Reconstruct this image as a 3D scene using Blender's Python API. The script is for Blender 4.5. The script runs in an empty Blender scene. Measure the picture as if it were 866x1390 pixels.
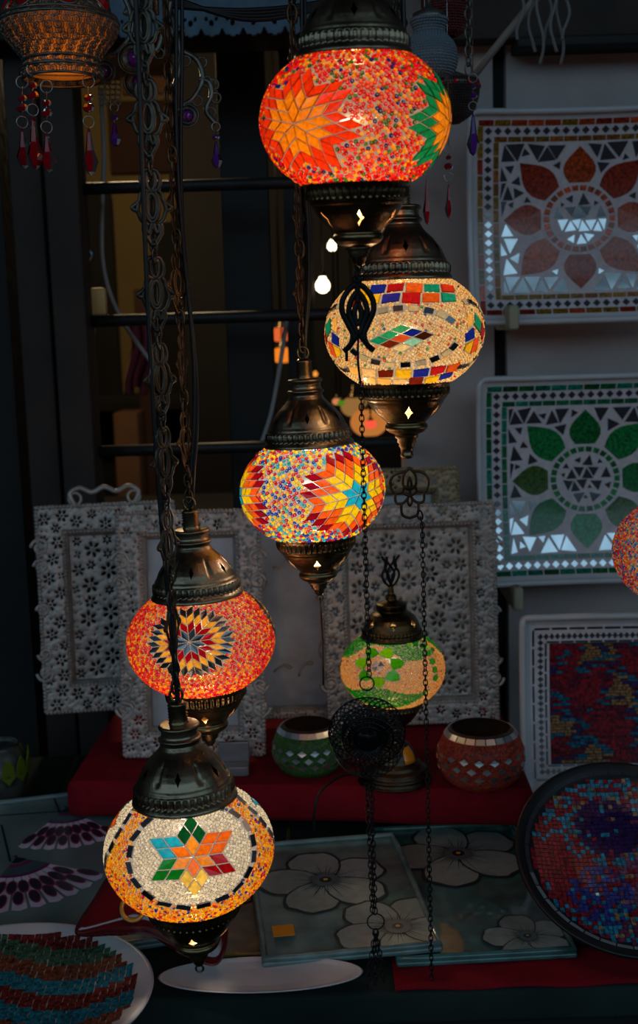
SKY = 2.0
import bpy, math, random
import numpy as np
from mathutils import Matrix, Vector
PI = math.pi
sc = bpy.context.scene
col = sc.collection
rng = np.random.default_rng(7)
random.seed(5)

# ------------------------------------------------------------------ camera
F = 1600.0; W_PX, H_PX = 866, 1390
PITCH = math.atan(245 / F); ROLL = math.radians(1.7)
CAM = np.array([0, 0, 1.5])
fw = np.array([0, math.cos(PITCH), -math.sin(PITCH)])
up0 = np.array([0, math.sin(PITCH), math.cos(PITCH)]); rt0 = np.array([1.0, 0, 0])
rt = math.cos(ROLL) * rt0 - math.sin(ROLL) * up0
up = math.cos(ROLL) * up0 + math.sin(ROLL) * rt0
cd = bpy.data.cameras.new('camera'); cam = bpy.data.objects.new('camera', cd); col.objects.link(cam)
cam.matrix_world = Matrix(((rt[0], up[0], -fw[0], CAM[0]), (rt[1], up[1], -fw[1], CAM[1]), (rt[2], up[2], -fw[2], CAM[2]), (0, 0, 0, 1)))
cd.sensor_fit = 'VERTICAL'; cd.sensor_height = 24; cd.lens = 24 * F / H_PX
cd.dof.use_dof = True; cd.dof.focus_distance = 1.27; cd.dof.aperture_fstop = 4.6
cd.clip_start = .05
sc.camera = cam

def ray(px, py):
    return rt * (px - W_PX / 2) / F + up * (H_PX / 2 - py) / F + fw
def atz(px, py, zc): return CAM + ray(px, py) * zc           # at a distance along the view axis
def aty(px, py, Y):
    d = ray(px, py); return CAM + d * (Y - CAM[1]) / d[1]     # on the vertical plane y = Y
def hitz(px, py, z):
    d = ray(px, py); return CAM + d * (z - CAM[2]) / d[2]     # on the horizontal plane z

# ------------------------------------------------------------------ colours and materials
def lin(v):
    v = v / 255.0
    return v / 12.92 if v <= .04045 else ((v + .055) / 1.055) ** 2.4
def c(r, g, b): return (lin(r), lin(g), lin(b))
def newmat(name):
    m = bpy.data.materials.new(name); m.use_nodes = True
    nt = m.node_tree; nt.nodes.clear()
    return m, nt, nt.nodes, nt.links
def pmat(name, base=(.5, .5, .5), rough=.5, metal=0., attr=False, noise=0., nscale=40., bump=0., bscale=60., coat=0., spec=.5, rvar=0.):
    m, nt, N, L = newmat(name)
    o = N.new('ShaderNodeOutputMaterial'); p = N.new('ShaderNodeBsdfPrincipled')
    L.new(p.outputs[0], o.inputs[0])
    p.inputs['Roughness'].default_value = rough; p.inputs['Metallic'].default_value = metal
    p.inputs['Coat Weight'].default_value = coat; p.inputs['Specular IOR Level'].default_value = spec
    src = None
    if attr:
        a = N.new('ShaderNodeAttribute'); a.attribute_name = 'Col'; src = a.outputs['Color']
    tc = N.new('ShaderNodeTexCoord')
    if noise > 0 or rvar > 0:
        t = N.new('ShaderNodeTexNoise'); t.inputs['Scale'].default_value = nscale; t.inputs['Detail'].default_value = 5
        L.new(tc.outputs['Object'], t.inputs['Vector'])
        r = N.new('ShaderNodeMapRange'); r.inputs[1].default_value = .3; r.inputs[2].default_value = .7
        r.inputs[3].default_value = 1 - noise; r.inputs[4].default_value = 1 + noise
        L.new(t.outputs['Fac'], r.inputs[0])
        if noise > 0:
            mx = N.new('ShaderNodeVectorMath'); mx.operation = 'SCALE'
            if src is not None: L.new(src, mx.inputs[0])
            else: mx.inputs[0].default_value = base
            L.new(r.outputs[0], mx.inputs['Scale']); src = mx.outputs[0]
        if rvar > 0:
            r2 = N.new('ShaderNodeMapRange'); r2.inputs[1].default_value = .3; r2.inputs[2].default_value = .7
            r2.inputs[3].default_value = rough - rvar; r2.inputs[4].default_value = rough + rvar
            L.new(t.outputs['Fac'], r2.inputs[0]); L.new(r2.outputs[0], p.inputs['Roughness'])
    if src is not None: L.new(src, p.inputs['Base Color'])
    else: p.inputs['Base Color'].default_value = (*base, 1)
    if bump > 0:
        t = N.new('ShaderNodeTexNoise'); t.inputs['Scale'].default_value = bscale; t.inputs['Detail'].default_value = 6
        L.new(tc.outputs['Object'], t.inputs['Vector'])
        b = N.new('ShaderNodeBump'); b.inputs['Strength'].default_value = bump; b.inputs['Distance'].default_value = .003
        L.new(t.outputs['Fac'], b.inputs['Height']); L.new(b.outputs[0], p.inputs['Normal'])
    return m
def glow_glass(name, trans=.65, gloss=.12, tint=None, attr=True, rough=.12, noise=0., clear=0., pale=1.):
    """coloured glass lit from behind: translucent body, glossy skin, optionally partly clear"""
    m, nt, N, L = newmat(name)
    o = N.new('ShaderNodeOutputMaterial')
    tr = N.new('ShaderNodeBsdfTranslucent'); df = N.new('ShaderNodeBsdfDiffuse'); gl = N.new('ShaderNodeBsdfGlossy')
    gl.inputs['Roughness'].default_value = rough
    if attr:
        a = N.new('ShaderNodeAttribute'); a.attribute_name = 'Col'; src = a.outputs['Color']
        if noise > 0:
            tc = N.new('ShaderNodeTexCoord'); t = N.new('ShaderNodeTexNoise'); t.inputs['Scale'].default_value = 260
            L.new(tc.outputs['Object'], t.inputs['Vector'])
            r = N.new('ShaderNodeMapRange'); r.inputs[1].default_value = .3; r.inputs[2].default_value = .7
            r.inputs[3].default_value = 1 - noise; r.inputs[4].default_value = 1
            L.new(t.outputs['Fac'], r.inputs[0])
            mx = N.new('ShaderNodeVectorMath'); mx.operation = 'SCALE'
            L.new(src, mx.inputs[0]); L.new(r.outputs[0], mx.inputs['Scale']); src = mx.outputs[0]
        L.new(src, tr.inputs[0]); L.new(src, df.inputs[0])
    else:
        tr.inputs[0].default_value = (*tint, 1); df.inputs[0].default_value = (*tint, 1)
    m1 = N.new('ShaderNodeMixShader'); m1.inputs[0].default_value = trans
    L.new(df.outputs[0], m1.inputs[1]); L.new(tr.outputs[0], m1.inputs[2])
    fr = N.new('ShaderNodeFresnel'); fr.inputs[0].default_value = 1.5
    m2 = N.new('ShaderNodeMixShader')
    if gloss > 0: L.new(fr.outputs[0], m2.inputs[0])
    else: m2.inputs[0].default_value = 0
    L.new(m1.outputs[0], m2.inputs[1]); L.new(gl.outputs[0], m2.inputs[2])
    out = m2.outputs[0]
    if clear > 0:
        tp = N.new('ShaderNodeBsdfTransparent'); m3 = N.new('ShaderNodeMixShader'); m3.inputs[0].default_value = clear
        L.new(out, m3.inputs[1]); L.new(tp.outputs[0], m3.inputs[2]); out = m3.outputs[0]
    L.new(out, o.inputs[0])
    return m
def emis(name, colr, s):
    m, nt, N, L = newmat(name)
    o = N.new('ShaderNodeOutputMaterial'); e = N.new('ShaderNodeEmission')
    e.inputs[0].default_value = (*colr, 1); e.inputs[1].default_value = s
    L.new(e.outputs[0], o.inputs[0]); return m
def brass(name, base, rough, holes=None):
    """aged brass; holes = (count, z, half width in turns, half height, angle) are real diamond openings"""
    m = pmat(name, base, rough, 1., noise=.45, nscale=30, rvar=.1, bump=.15, bscale=200)
    if holes:
        n, z0, hw, hh, a0 = holes
        nt = m.node_tree; N = nt.nodes; L = nt.links
        o = [x for x in N if x.type == 'OUTPUT_MATERIAL'][0]; p = [x for x in N if x.type == 'BSDF_PRINCIPLED'][0]
        tc = N.new('ShaderNodeTexCoord'); sp = N.new('ShaderNodeSeparateXYZ'); L.new(tc.outputs['Object'], sp.inputs[0])
        def M(op, a, b=None):
            q = N.new('ShaderNodeMath'); q.operation = op
            for i, v in enumerate((a, b)):
                if v is None: continue
                if isinstance(v, (int, float)): q.inputs[i].default_value = v
                else: L.new(v, q.inputs[i])
            return q.outputs[0]
        at = M('ARCTAN2', sp.outputs[1], sp.outputs[0])
        fr = M('FRACT', M('ADD', M('MULTIPLY', M('ADD', at, a0), n / (2 * PI)), 10.5))
        u = M('DIVIDE', M('ABSOLUTE', M('SUBTRACT', fr, .5)), hw * n)
        v = M('DIVIDE', M('ABSOLUTE', M('SUBTRACT', sp.outputs[2], z0)), hh)
        s = M('LESS_THAN', M('ADD', M('POWER', u, .8), M('POWER', v, .8)), 1.0)
        tp = N.new('ShaderNodeBsdfTransparent'); mx = N.new('ShaderNodeMixShader')
        L.new(s, mx.inputs[0]); L.new(p.outputs[0], mx.inputs[1]); L.new(tp.outputs[0], mx.inputs[2]); L.new(mx.outputs[0], o.inputs[0])
    return m

M = {}
A = .085                                                     # half width of a lamp's globe
M['brass'] = brass('aged brass', c(140, 118, 88), .33)
M['brass_cap'] = brass('aged brass cap', c(146, 130, 108), .34, (6, .40 * A, .013, .085 * A, PI / 2 + PI / 6 * 0))
M['brass_collar'] = brass('aged brass collar', c(140, 116, 82), .33, (6, -.375 * A, .021, .085 * A, PI / 2))
M['dark_metal'] = pmat('blackened metal', c(34, 32, 32), .5, .7, noise=.4, nscale=80)
M['chain_metal'] = pmat('grey bronze chain', c(92, 84, 74), .42, .85, noise=.5, nscale=60)
M['chain_brown'] = pmat('brown bronze chain', c(96, 72, 52), .42, .85, noise=.5, nscale=60)
M['cable'] = pmat('black cable', c(18, 18, 20), .45)
M['white_cable'] = pmat('pale cable', c(150, 146, 146), .5)
M['bead'] = glow_glass('glass beads', trans=.72, noise=0.)
M['tile'] = glow_glass('stained glass tiles', trans=.72, noise=.35, rough=.08)
M['mirror'] = pmat('mirror tile', (.85, .87, .9), .34, 1.)
M['mirror_dark'] = pmat('smoky mirror tile', c(150, 152, 158), .32, 1., attr=False, noise=.1, nscale=90)
M['grout'] = glow_glass('globe glass and grout', trans=.5, attr=False, tint=(.15, .15, .16), clear=.27, rough=.2)
M['lace'] = pmat('silvered lace metal', c(176, 166, 162), .42, .35, noise=.22, nscale=55, bump=.3, bscale=180)
M['lace_warm'] = pmat('cream lace metal', c(160, 140, 110), .45, .3, noise=.22, nscale=55, bump=.3, bscale=180)
M['filigree'] = pmat('antique silver filigree', c(126, 120, 112), .38, .85, noise=.4, nscale=70)
M['black_wire'] = pmat('black lacquered wire', c(14, 14, 16), .28, .3)
M['ceramic'] = pmat('white ceramic', c(205, 200, 204), .3, attr=False, noise=.06, nscale=20, coat=.2)
M['grey_grout'] = pmat('grey grout', c(214, 200, 206), .8, noise=.12, nscale=80)
M['paint'] = pmat('painted glaze', attr=True, rough=.28, noise=.14, nscale=60, coat=.3)
M['glitter'] = pmat('flecked glass tile', attr=True, rough=.25, noise=.75, nscale=210, coat=.3)
M['redcloth'] = pmat('crimson cloth', c(134, 16, 32), .85, noise=.15, nscale=20, bump=.5, bscale=500, spec=.15)
M['wood'] = pmat('dark weathered wood', c(46, 32, 26), .7, noise=.35, nscale=9, bump=.4, bscale=40)
M['wood_black'] = pmat('black weathered wood', c(18, 15, 15), .7, noise=.35, nscale=9, bump=.4, bscale=40)
M['wall'] = pmat('grey mauve stucco', c(180, 165, 163), .9, noise=.14, nscale=6, bump=.7, bscale=35, spec=.2)
M['iron'] = pmat('dark iron', c(48, 44, 44), .5, .5, noise=.3, nscale=40)
M['gem_red'] = pmat('red glass', c(190, 8, 28), .08, coat=1.)
M['gem_purple'] = pmat('purple glass', c(120, 30, 170), .1, coat=1.)
M['silver_wire'] = pmat('silver wire', c(170, 165, 160), .3, 1.)
M['gem_redt'] = glow_glass('red crystal', trans=.5, attr=False, tint=c(200, 10, 35), rough=.05, clear=.1)
M['gem_purt'] = glow_glass('purple crystal', trans=.5, attr=False, tint=c(120, 50, 190), rough=.05, clear=.1)

# ------------------------------------------------------------------ mesh collector
class MB:
    def __init__(s): s.V = []; s.F = []; s.C = []; s.M = []; s.S = []; s.n = 0; s.mats = []
    def mi(s, m):
        m = M[m] if isinstance(m, str) else m
        if m not in s.mats: s.mats.append(m)
        return s.mats.index(m)
    def add(s, v, f, mat, colr=(.5, .5, .5), smooth=True):
        """v (n,3); f (m,k) ints or a list of such arrays; colr one colour or (m,3)"""
        v = np.asarray(v, float)
        if not isinstance(f, list): f = [f]
        k = s.mi(mat)
        for q in f:
            q = np.asarray(q, np.int64)
            if len(q) == 0: continue
            s.F.append(q + s.n); m = len(q)
            cc = np.asarray(colr, float)
            s.C.append(np.broadcast_to(cc, (m, 3)) if cc.ndim == 1 or len(cc) != m else cc)
            s.M.append(np.full(m, k)); s.S.append(np.full(m, smooth))
        s.V.append(v); s.n += len(v)
        return s
    def build(s, name, parent=None, loc=None):
        me = bpy.data.meshes.new(name)
        V = np.concatenate(s.V); me.vertices.add(len(V)); me.vertices.foreach_set('co', V.astype(np.float32).ravel())
        tot = np.concatenate([np.full(len(q), q.shape[1]) for q in s.F])
        flat = np.concatenate([q.ravel() for q in s.F])
        me.loops.add(len(flat)); me.loops.foreach_set('vertex_index', flat.astype(np.int32))
        me.polygons.add(len(tot))
        me.polygons.foreach_set('loop_start', np.concatenate([[0], np.cumsum(tot)[:-1]]).astype(np.int32))
        me.polygons.foreach_set('material_index', np.concatenate(s.M).astype(np.int32))
        me.polygons.foreach_set('use_smooth', np.concatenate(s.S))
        for m in s.mats: me.materials.append(m)
        a = me.attributes.new('Col', 'FLOAT_COLOR', 'FACE')
        C = np.concatenate(s.C); C = np.concatenate([C, np.ones((len(C), 1))], 1)
        a.data.foreach_set('color', C.astype(np.float32).ravel())
        me.update(calc_edges=True)
        o = bpy.data.objects.new(name, me); col.objects.link(o)
        if parent is not None: o.parent = parent
        if loc is not None: o.location = Vector(loc)
        return o

def tag(o, label=None, cat=None, group=None, kind=None):
    if label: o['label'] = label
    if cat: o['category'] = cat
    if group: o['group'] = group
    if kind: o['kind'] = kind
    return o
def thing(name, label, cat, loc=(0, 0, 0), rot=(0, 0, 0), group=None, scale=1.):
    o = bpy.data.objects.new(name, None); col.objects.link(o); o.empty_display_size = .02
    o.location = Vector(loc); o.rotation_euler = rot; o.scale = (scale,) * 3
    return tag(o, label, cat, group)
def kids(o): return [x for x in bpy.data.objects if x.parent == o]
def copy_tree(o, parent=None):
    r = o.copy(); col.objects.link(r)
    if parent is not None: r.parent = parent
    for ch in kids(o): copy_tree(ch, r)
    return r

# ------------------------------------------------------------------ shapes
def grid_faces(n, m, wrap_m=True, wrap_n=False):
    nn = n if wrap_n else n - 1; mm = m if wrap_m else m - 1
    i, j = np.meshgrid(np.arange(nn), np.arange(mm), indexing='ij')
    i2 = (i + 1) % n; j2 = (j + 1) % m
    return np.stack([i * m + j, i * m + j2, i2 * m + j2, i2 * m + j], -1).reshape(-1, 4)
def lathe(prof, seg=96, mod=None):
    """prof [(r, z)]; a surface of revolution about z; mod(theta, r, z) -> r"""
    p = np.array(prof, float); th = np.arange(seg) * 2 * PI / seg
    R = np.repeat(p[:, :1], seg, 1); Z = np.repeat(p[:, 1:2], seg, 1); T = np.repeat(th[None], len(p), 0)
    if mod is not None: R = mod(T, R, Z)
    v = np.stack([R * np.cos(T), R * np.sin(T), Z], -1).reshape(-1, 3)
    return v, grid_faces(len(p), seg)
def catmull(P, n=6, closed=False):
    P = np.array(P, float); k = len(P); out = []
    rngi = range(k if closed else k - 1)
    for i in rngi:
        if closed: a, b, c_, d = P[(i - 1) % k], P[i], P[(i + 1) % k], P[(i + 2) % k]
        else: a, b, c_, d = P[max(i - 1, 0)], P[i], P[i + 1], P[min(i + 2, k - 1)]
        for t in np.arange(n) / n:
            out.append(.5 * ((2 * b) + (-a + c_) * t + (2 * a - 5 * b + 4 * c_ - d) * t * t + (-a + 3 * b - 3 * c_ + d) * t ** 3))
    if not closed: out.append(P[-1])
    return np.array(out)
def sweep(P, r, sides=6, closed=False, N=None, ratio=1., taper=None):
    """tube along P; N a fixed plane normal makes a flat ribbon (ratio = thickness / width)"""
    P = np.array(P, float); k = len(P)
    if closed: T = np.roll(P, -1, 0) - np.roll(P, 1, 0)
    else:
        T = np.gradient(P, axis=0)
    T /= np.linalg.norm(T, axis=1)[:, None] + 1e-12
    if N is not None:
        Nn = np.repeat(np.array(N, float)[None], k, 0)
    else:
        n0 = np.array([0, 0, 1.]) if abs(T[0][2]) < .9 else np.array([1., 0, 0])
        Nn = []; n = n0
        for t in T:
            n = n - t * np.dot(n, t); n /= np.linalg.norm(n); Nn.append(n)
        Nn = np.array(Nn)
    B = np.cross(T, Nn); B /= np.linalg.norm(B, axis=1)[:, None] + 1e-12
    a = np.arange(sides) * 2 * PI / sides + (PI / 4 if sides == 4 else 0)
    rr = np.full(k, r, float) if taper is None else r * np.array([taper(t) for t in np.linspace(0, 1, k)])
    v = P[:, None] + rr[:, None, None] * (np.cos(a)[None, :, None] * B[:, None] + ratio * np.sin(a)[None, :, None] * Nn[:, None])
    f = [grid_faces(k, sides, True, closed)]
    v = v.reshape(-1, 3)
    if not closed: f.append(np.array([list(range(sides))[::-1], list(range((k - 1) * sides, k * sides))]))
    return v, f
def box(cx, cy, cz, sx, sy, sz, bev=0.):
    b = min(bev, sx * .45, sy * .45, sz * .45)
    if b <= 0:
        v = np.array([[x, y, z] for x in (-1, 1) for y in (-1, 1) for z in (-1, 1)], float) * [sx / 2, sy / 2, sz / 2] + [cx, cy, cz]
        return v, np.array([[0, 1, 3, 2], [4, 6, 7, 5], [0, 4, 5, 1], [2, 3, 7, 6], [0, 2, 6, 4], [1, 5, 7, 3]])
    # rounded-profile slab: stacked rounded rectangles
    def rr(hx, hy, r, z, n=4):
        pts = []
        for qx, qy, a0 in ((1, 1, 0), (-1, 1, 90), (-1, -1, 180), (1, -1, 270)):
            for k in range(n + 1):
                a = math.radians(a0 + 90 * k / n); pts.append((qx * (hx - r) + r * math.cos(a), qy * (hy - r) + r * math.sin(a), z))
        return pts
    rings = []
    for t in (0, 30, 60, 90):
        q = math.radians(t); rings.append(rr(sx / 2 - b * (1 - math.sin(q)), sy / 2 - b * (1 - math.sin(q)), b, -sz / 2 + b * (1 - math.cos(q))))
    for t in (90, 60, 30, 0):
        q = math.radians(t); rings.append(rr(sx / 2 - b * (1 - math.sin(q)), sy / 2 - b * (1 - math.sin(q)), b, sz / 2 - b * (1 - math.cos(q))))
    v = np.array(rings).reshape(-1, 3) + [cx, cy, cz]; m = len(rings[0]); n = len(rings)
    return v, [grid_faces(n, m), np.array([list(range(m))[::-1]]), np.array([list(range((n - 1) * m, n * m))])]
def inst(mb, bv, bf, pos, frm, mat, colr=(.5, .5, .5), smooth=True):
    """copies of a small shape into one mesh: frm (N,3,3) with columns = local axes (scaled)"""
    pos = np.asarray(pos, float); n = len(pos)
    if n == 0: return
    bv = np.asarray(bv, float)
    v = pos[:, None] + np.einsum('nij,vj->nvi', frm, bv)
    if not isinstance(bf, list): bf = [bf]
    cc = np.asarray(colr, float)
    fs = [(np.asarray(q)[None] + (np.arange(n) * len(bv))[:, None, None]).reshape(-1, q.shape[1]) for q in bf]
    k = mb.mi(mat)
    for q, b in zip(fs, bf):
        mb.F.append(q + mb.n)
        mb.C.append(np.repeat(cc, len(b), 0) if cc.ndim == 2 else np.broadcast_to(cc, (len(q), 3)))
        mb.M.append(np.full(len(q), k)); mb.S.append(np.full(len(q), smooth))
    mb.V.append(v.reshape(-1, 3)); mb.n += n * len(bv)
def frames(Nrm, spin=None):
    """(N,3,3) frames whose third column is the normal"""
    Nrm = np.asarray(Nrm, float); Nrm = Nrm / np.linalg.norm(Nrm, axis=1)[:, None]
    h = np.where(np.abs(Nrm[:, 2:3]) < .9, np.array([[0, 0, 1.]]), np.array([[1., 0, 0]]))
    X = np.cross(h, Nrm); X /= np.linalg.norm(X, axis=1)[:, None]; Y = np.cross(Nrm, X)
    if spin is not None:
        cs, sn = np.cos(spin)[:, None], np.sin(spin)[:, None]; X, Y = X * cs + Y * sn, -X * sn + Y * cs
    return np.stack([X, Y, Nrm], -1)
def dome_base(seg=8, hole=True):
    pr = [(1, 0), (.98, .45), (.66, .92), (.3, .62)] if hole else [(1, 0), (.8, .6), (.35, .92), (.01, 1)]
    return lathe(pr, seg)
def torus_base(R=1., r=.2, a=12, b=5, sx=1., sy=1.):
    t = np.arange(a) * 2 * PI / a
    P = np.stack([R * sx * np.cos(t), R * sy * np.sin(t), 0 * t], -1)
    return sweep(P, r, b, True, N=(0, 0, 1))
def xf(v, R=None, t=(0, 0, 0), s=1.):
    v = np.asarray(v, float) * s
    if R is not None: v = v @ np.array(R).T
    return v + np.array(t)
def Rz(a): return np.array([[math.cos(a), -math.sin(a), 0], [math.sin(a), math.cos(a), 0], [0, 0, 1.]])
def Rx(a): return np.array([[1., 0, 0], [0, math.cos(a), -math.sin(a)], [0, math.sin(a), math.cos(a)]])
def Ry(a): return np.array([[math.cos(a), 0, math.sin(a)], [0, 1., 0], [-math.sin(a), 0, math.cos(a)]])
def mirror2(strokes): return strokes + [[(-x, y) for x, y in s] for s in strokes]
def stroke_plate(mb, strokes, sc_, w, mat, R=None, t=(0, 0, 0), thick=.35, n=5):
    """strokes in the local xz plane, as a flat cut-metal plate"""
    for s in strokes:
        closed = len(s) > 2 and tuple(s[0]) == tuple(s[-1])
        P = catmull(s[:-1] if closed else s, n, closed)
        P3 = np.stack([P[:, 0] * sc_[0], 0 * P[:, 0], P[:, 1] * sc_[1]], -1)
        v, f = sweep(P3, w, 6, closed, N=(0, 1, 0), ratio=thick)
        mb.add(xf(v, R, t), f, mat)
def circ(cx, cy, rx, ry=None, n=10, a0=0.):
    ry = rx if ry is None else ry
    p = [(cx + rx * math.cos(a0 + 2 * PI * k / n), cy + ry * math.sin(a0 + 2 * PI * k / n)) for k in range(n)]
    return p + [p[0]]
def inpoly(P, U):
    """U (n,2) inside convex-or-not polygon P"""
    x, y = U[:, 0], U[:, 1]; r = np.zeros(len(U), bool); k = len(P)
    for i in range(k):
        x1, y1 = P[i]; x2, y2 = P[(i + 1) % k]
        cnd = ((y1 > y) != (y2 > y)) & (x < (x2 - x1) * (y - y1) / (y2 - y1 + 1e-15) + x1)
        r ^= cnd
    return r
def inset(P, d):
    """polygon shrunk towards its centroid by about d"""
    P = np.array(P, float); c0 = P.mean(0); r = np.linalg.norm(P - c0, axis=1).mean()
    return c0 + (P - c0) * max(.3, 1 - d / (r * .75))
# ------------------------------------------------------------------ mosaic lamps
BR = .775                                                     # globe height / width
OPEN = .56                                                   # mouth radius / a
ZO = BR * math.sqrt(1 - OPEN ** 2)
def s2p(s, off=0.):
    """unit-sphere direction -> point on the globe and its normal"""
    s = np.asarray(s, float); p = s * [A, A, A * BR]; n = s / [1, 1, BR]; n = n / np.linalg.norm(n, axis=1)[:, None]
    return p + n * np.asarray(off).reshape(-1, 1) if np.ndim(off) else p + n * off, n
def med_frame(d):
    d = np.array(d, float); d /= np.linalg.norm(d); e1 = np.cross([0, 0, 1.], d) ; e1 /= np.linalg.norm(e1); e2 = np.cross(d, e1)
    return d, e1, e2
def uv2s(fr, U):
    d, e1, e2 = fr; U = np.asarray(U, float); r = np.linalg.norm(U, axis=1); k = np.where(r > 1e-9, np.sin(r) / np.maximum(r, 1e-9), 1)
    return np.cos(r)[:, None] * d + (k * U[:, 0])[:, None] * e1 + (k * U[:, 1])[:, None] * e2
def s2uv(fr, S):
    d, e1, e2 = fr; cdot = np.clip(S @ d, -1, 1); r = np.arccos(cdot); x = S @ e1; y = S @ e2
    m = np.hypot(x, y) + 1e-12; return np.stack([x / m * r, y / m * r], -1)
def pal(spec, n):
    w = np.array([x[0] for x in spec], float); w /= w.sum(); C_ = np.array([x[1] for x in spec])
    return C_[rng.choice(len(spec), n, p=w)]
def vary(C_, amt=.18):
    C_ = np.asarray(C_, float)
    return np.clip(C_ * (1 + amt * rng.uniform(-1, 1, (len(C_), 1))), 0, 1)

def make_globe(parent, meds, base_pal, bead, name='globe', grout='grout', dens=1.):
    """meds: (frame, tiles[(poly, colour, kind)], rules[(fn(U)->mask, palette)])"""
    mb = MB()
    zz = np.linspace(-ZO, ZO, 40); pr = [(A * math.sqrt(max(0, 1 - (z / BR) ** 2)), z * A) for z in zz]
    v, f = lathe(pr, 96); mb.add(v, f, grout)
    area = 4 * PI * A * A * .86; N_ = int(area / (bead * bead * .84) * dens)
    i = np.arange(N_) + .5; z = 1 - 2 * i / N_; ph = i * PI * (1 + 5 ** .5)
    sp = math.sqrt(4 * PI / N_)
    z = z + rng.uniform(-.22, .22, N_) * sp; ph = ph + rng.uniform(-.25, .25, N_) * sp / np.sqrt(np.clip(1 - z * z, .05, 1))
    z = np.clip(z, -.9999, .9999); r = np.sqrt(1 - z * z); S = np.stack([r * np.cos(ph), r * np.sin(ph), z], -1)
    S = S[np.abs(S[:, 2]) < math.sqrt(1 - OPEN ** 2) + .015]
    colr = pal(base_pal, len(S)); keep = np.ones(len(S), bool)
    TV = {}
    for fr, tiles, rules in meds:
        near = S @ fr[0] > math.cos(1.25)
        U = s2uv(fr, S)
        for fn, pl in rules:
            mk = near & fn(U); colr[mk] = pal(pl, mk.sum())
        for P, cc, kind in tiles:
            P = np.array(P, float); c0 = P.mean(0); big = c0 + (P - c0) * (1 + .35 * bead / A / max(.02, np.linalg.norm(P - c0, axis=1).mean()))
            keep &= ~(near & inpoly(big, U))
            if np.cross(np.append(P[1] - P[0], 0), np.append(P[2] - P[1], 0))[2] < 0: P = P[::-1]
            TV.setdefault((kind, len(P)), []).append((fr, inset(P, .006), cc))
    S = S[keep]; colr = vary(colr[keep])
    p, n = s2p(S, -.0002); n = n + rng.normal(0, .16, n.shape)
    fr_ = frames(n, rng.uniform(0, 6.28, len(n))); sc2 = bead * .5 * rng.uniform(.84, 1.0, (len(n), 1, 1))
    bv, bf = dome_base(7); inst(mb, bv, bf, p, fr_ * sc2, 'bead', colr)
    for (kind, k), L_ in TV.items():
        vs = []; cs = []
        for fr, P, cc in L_:
            c0 = P.mean(0); h = .0016 * (1 + .3 * rng.uniform(-1, 1)); tl = rng.normal(0, .0012 if kind == 'm' else .0005, 2)
            lo, n_ = s2p(uv2s(fr, P), 0.); hi, _ = s2p(uv2s(fr, c0 + (P - c0) * .93), h)
            q = hi - hi.mean(0); hi = hi + n_.mean(0) * (q @ fr[1] * tl[0] + q @ fr[2] * tl[1])[:, None] * 60
            vs.append(np.concatenate([lo, hi])); cs.append(np.array(cc) * (1 + .12 * rng.uniform(-1, 1)))
        V = np.concatenate(vs); m = len(vs); off = (np.arange(m) * 2 * k)[:, None, None]
        side = np.array([[a_, (a_ + 1) % k, k + (a_ + 1) % k, k + a_] for a_ in range(k)])
        top = np.array([[k + a_ for a_ in range(k)]])
        fs = [(side[None] + off).reshape(-1, 4), (top[None] + off).reshape(-1, k)]
        C_ = np.clip(np.array(cs), 0, 1)
        b0 = mb.n; ki = mb.mi({'t': 'tile', 'm': 'mirror', 'd': 'mirror_dark'}[kind]); mb.V.append(V); mb.n += len(V)
        for q, rep in ((fs[0], k), (fs[1], 1)):
            mb.F.append(q + b0); mb.C.append(np.repeat(C_, rep, 0)); mb.M.append(np.full(len(q), ki)); mb.S.append(np.full(len(q), False))
    return mb.build(name, parent)

def rib(theta_n, amp, z0, z1):
    def f(T, R, Z):
        b = np.clip(np.minimum((Z - z0), (z1 - Z)) / (.12 * (z1 - z0)), 0, 1)
        return R * (1 - amp * b * (.5 - .5 * np.cos(theta_n * T)))
    return f
def refine(pr, step=.012 * A):
    out = []
    for (a_, b_) in zip(pr[:-1], pr[1:]):
        n = max(1, int(math.hypot(b_[0] - a_[0], b_[1] - a_[1]) / step))
        for k in range(n): out.append((a_[0] + (b_[0] - a_[0]) * k / n, a_[1] + (b_[1] - a_[1]) * k / n))
    return out + [pr[-1]]
def slits(T, R, Z, z0, z1, n=6, a0=0.):
    w = np.abs(((T + a0) * n / (2 * PI) + .5) % 1 - .5) / (.06 * n / 2 / PI * 1.4)
    b = np.clip(np.minimum(Z - z0, z1 - Z) / (.06 * A), 0, 1)
    return R * (1 - .055 * b * np.exp(-w * w * 2) * 1.3)
def cap_mesh(parent):
    k = A
    pr = [(.0, .06), (.52, .06), (.545, .0), (.60, -.015), (.625, .0), (.62, .03), (.60, .06), (.585, .075), (.6, .09), (.605, .13), (.6, .175), (.585, .195),
          (.56, .215), (.55, .25), (.535, .265), (.52, .3), (.495, .36), (.45, .43), (.385, .51), (.31, .58), (.255, .64), (.23, .69), (.235, .72),
          (.255, .735), (.255, .755), (.225, .775), (.215, .80), (.215, .86), (.24, .875), (.245, .90), (.225, .92), (.12, .93)]
    pr = refine([(r * k, z * k) for r, z in pr])
    rb = rib(46, .075, .072 * k, .198 * k)
    v, f = lathe(pr, 208, lambda T, R, Z: slits(T, rb(T, R, Z), Z, .30 * k, .56 * k, 6, PI / 2 + PI / 6))
    o = MB().add(v, f, 'brass_cap').build('cap', parent, (0, 0, (ZO - .01) * A)); return o
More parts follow.
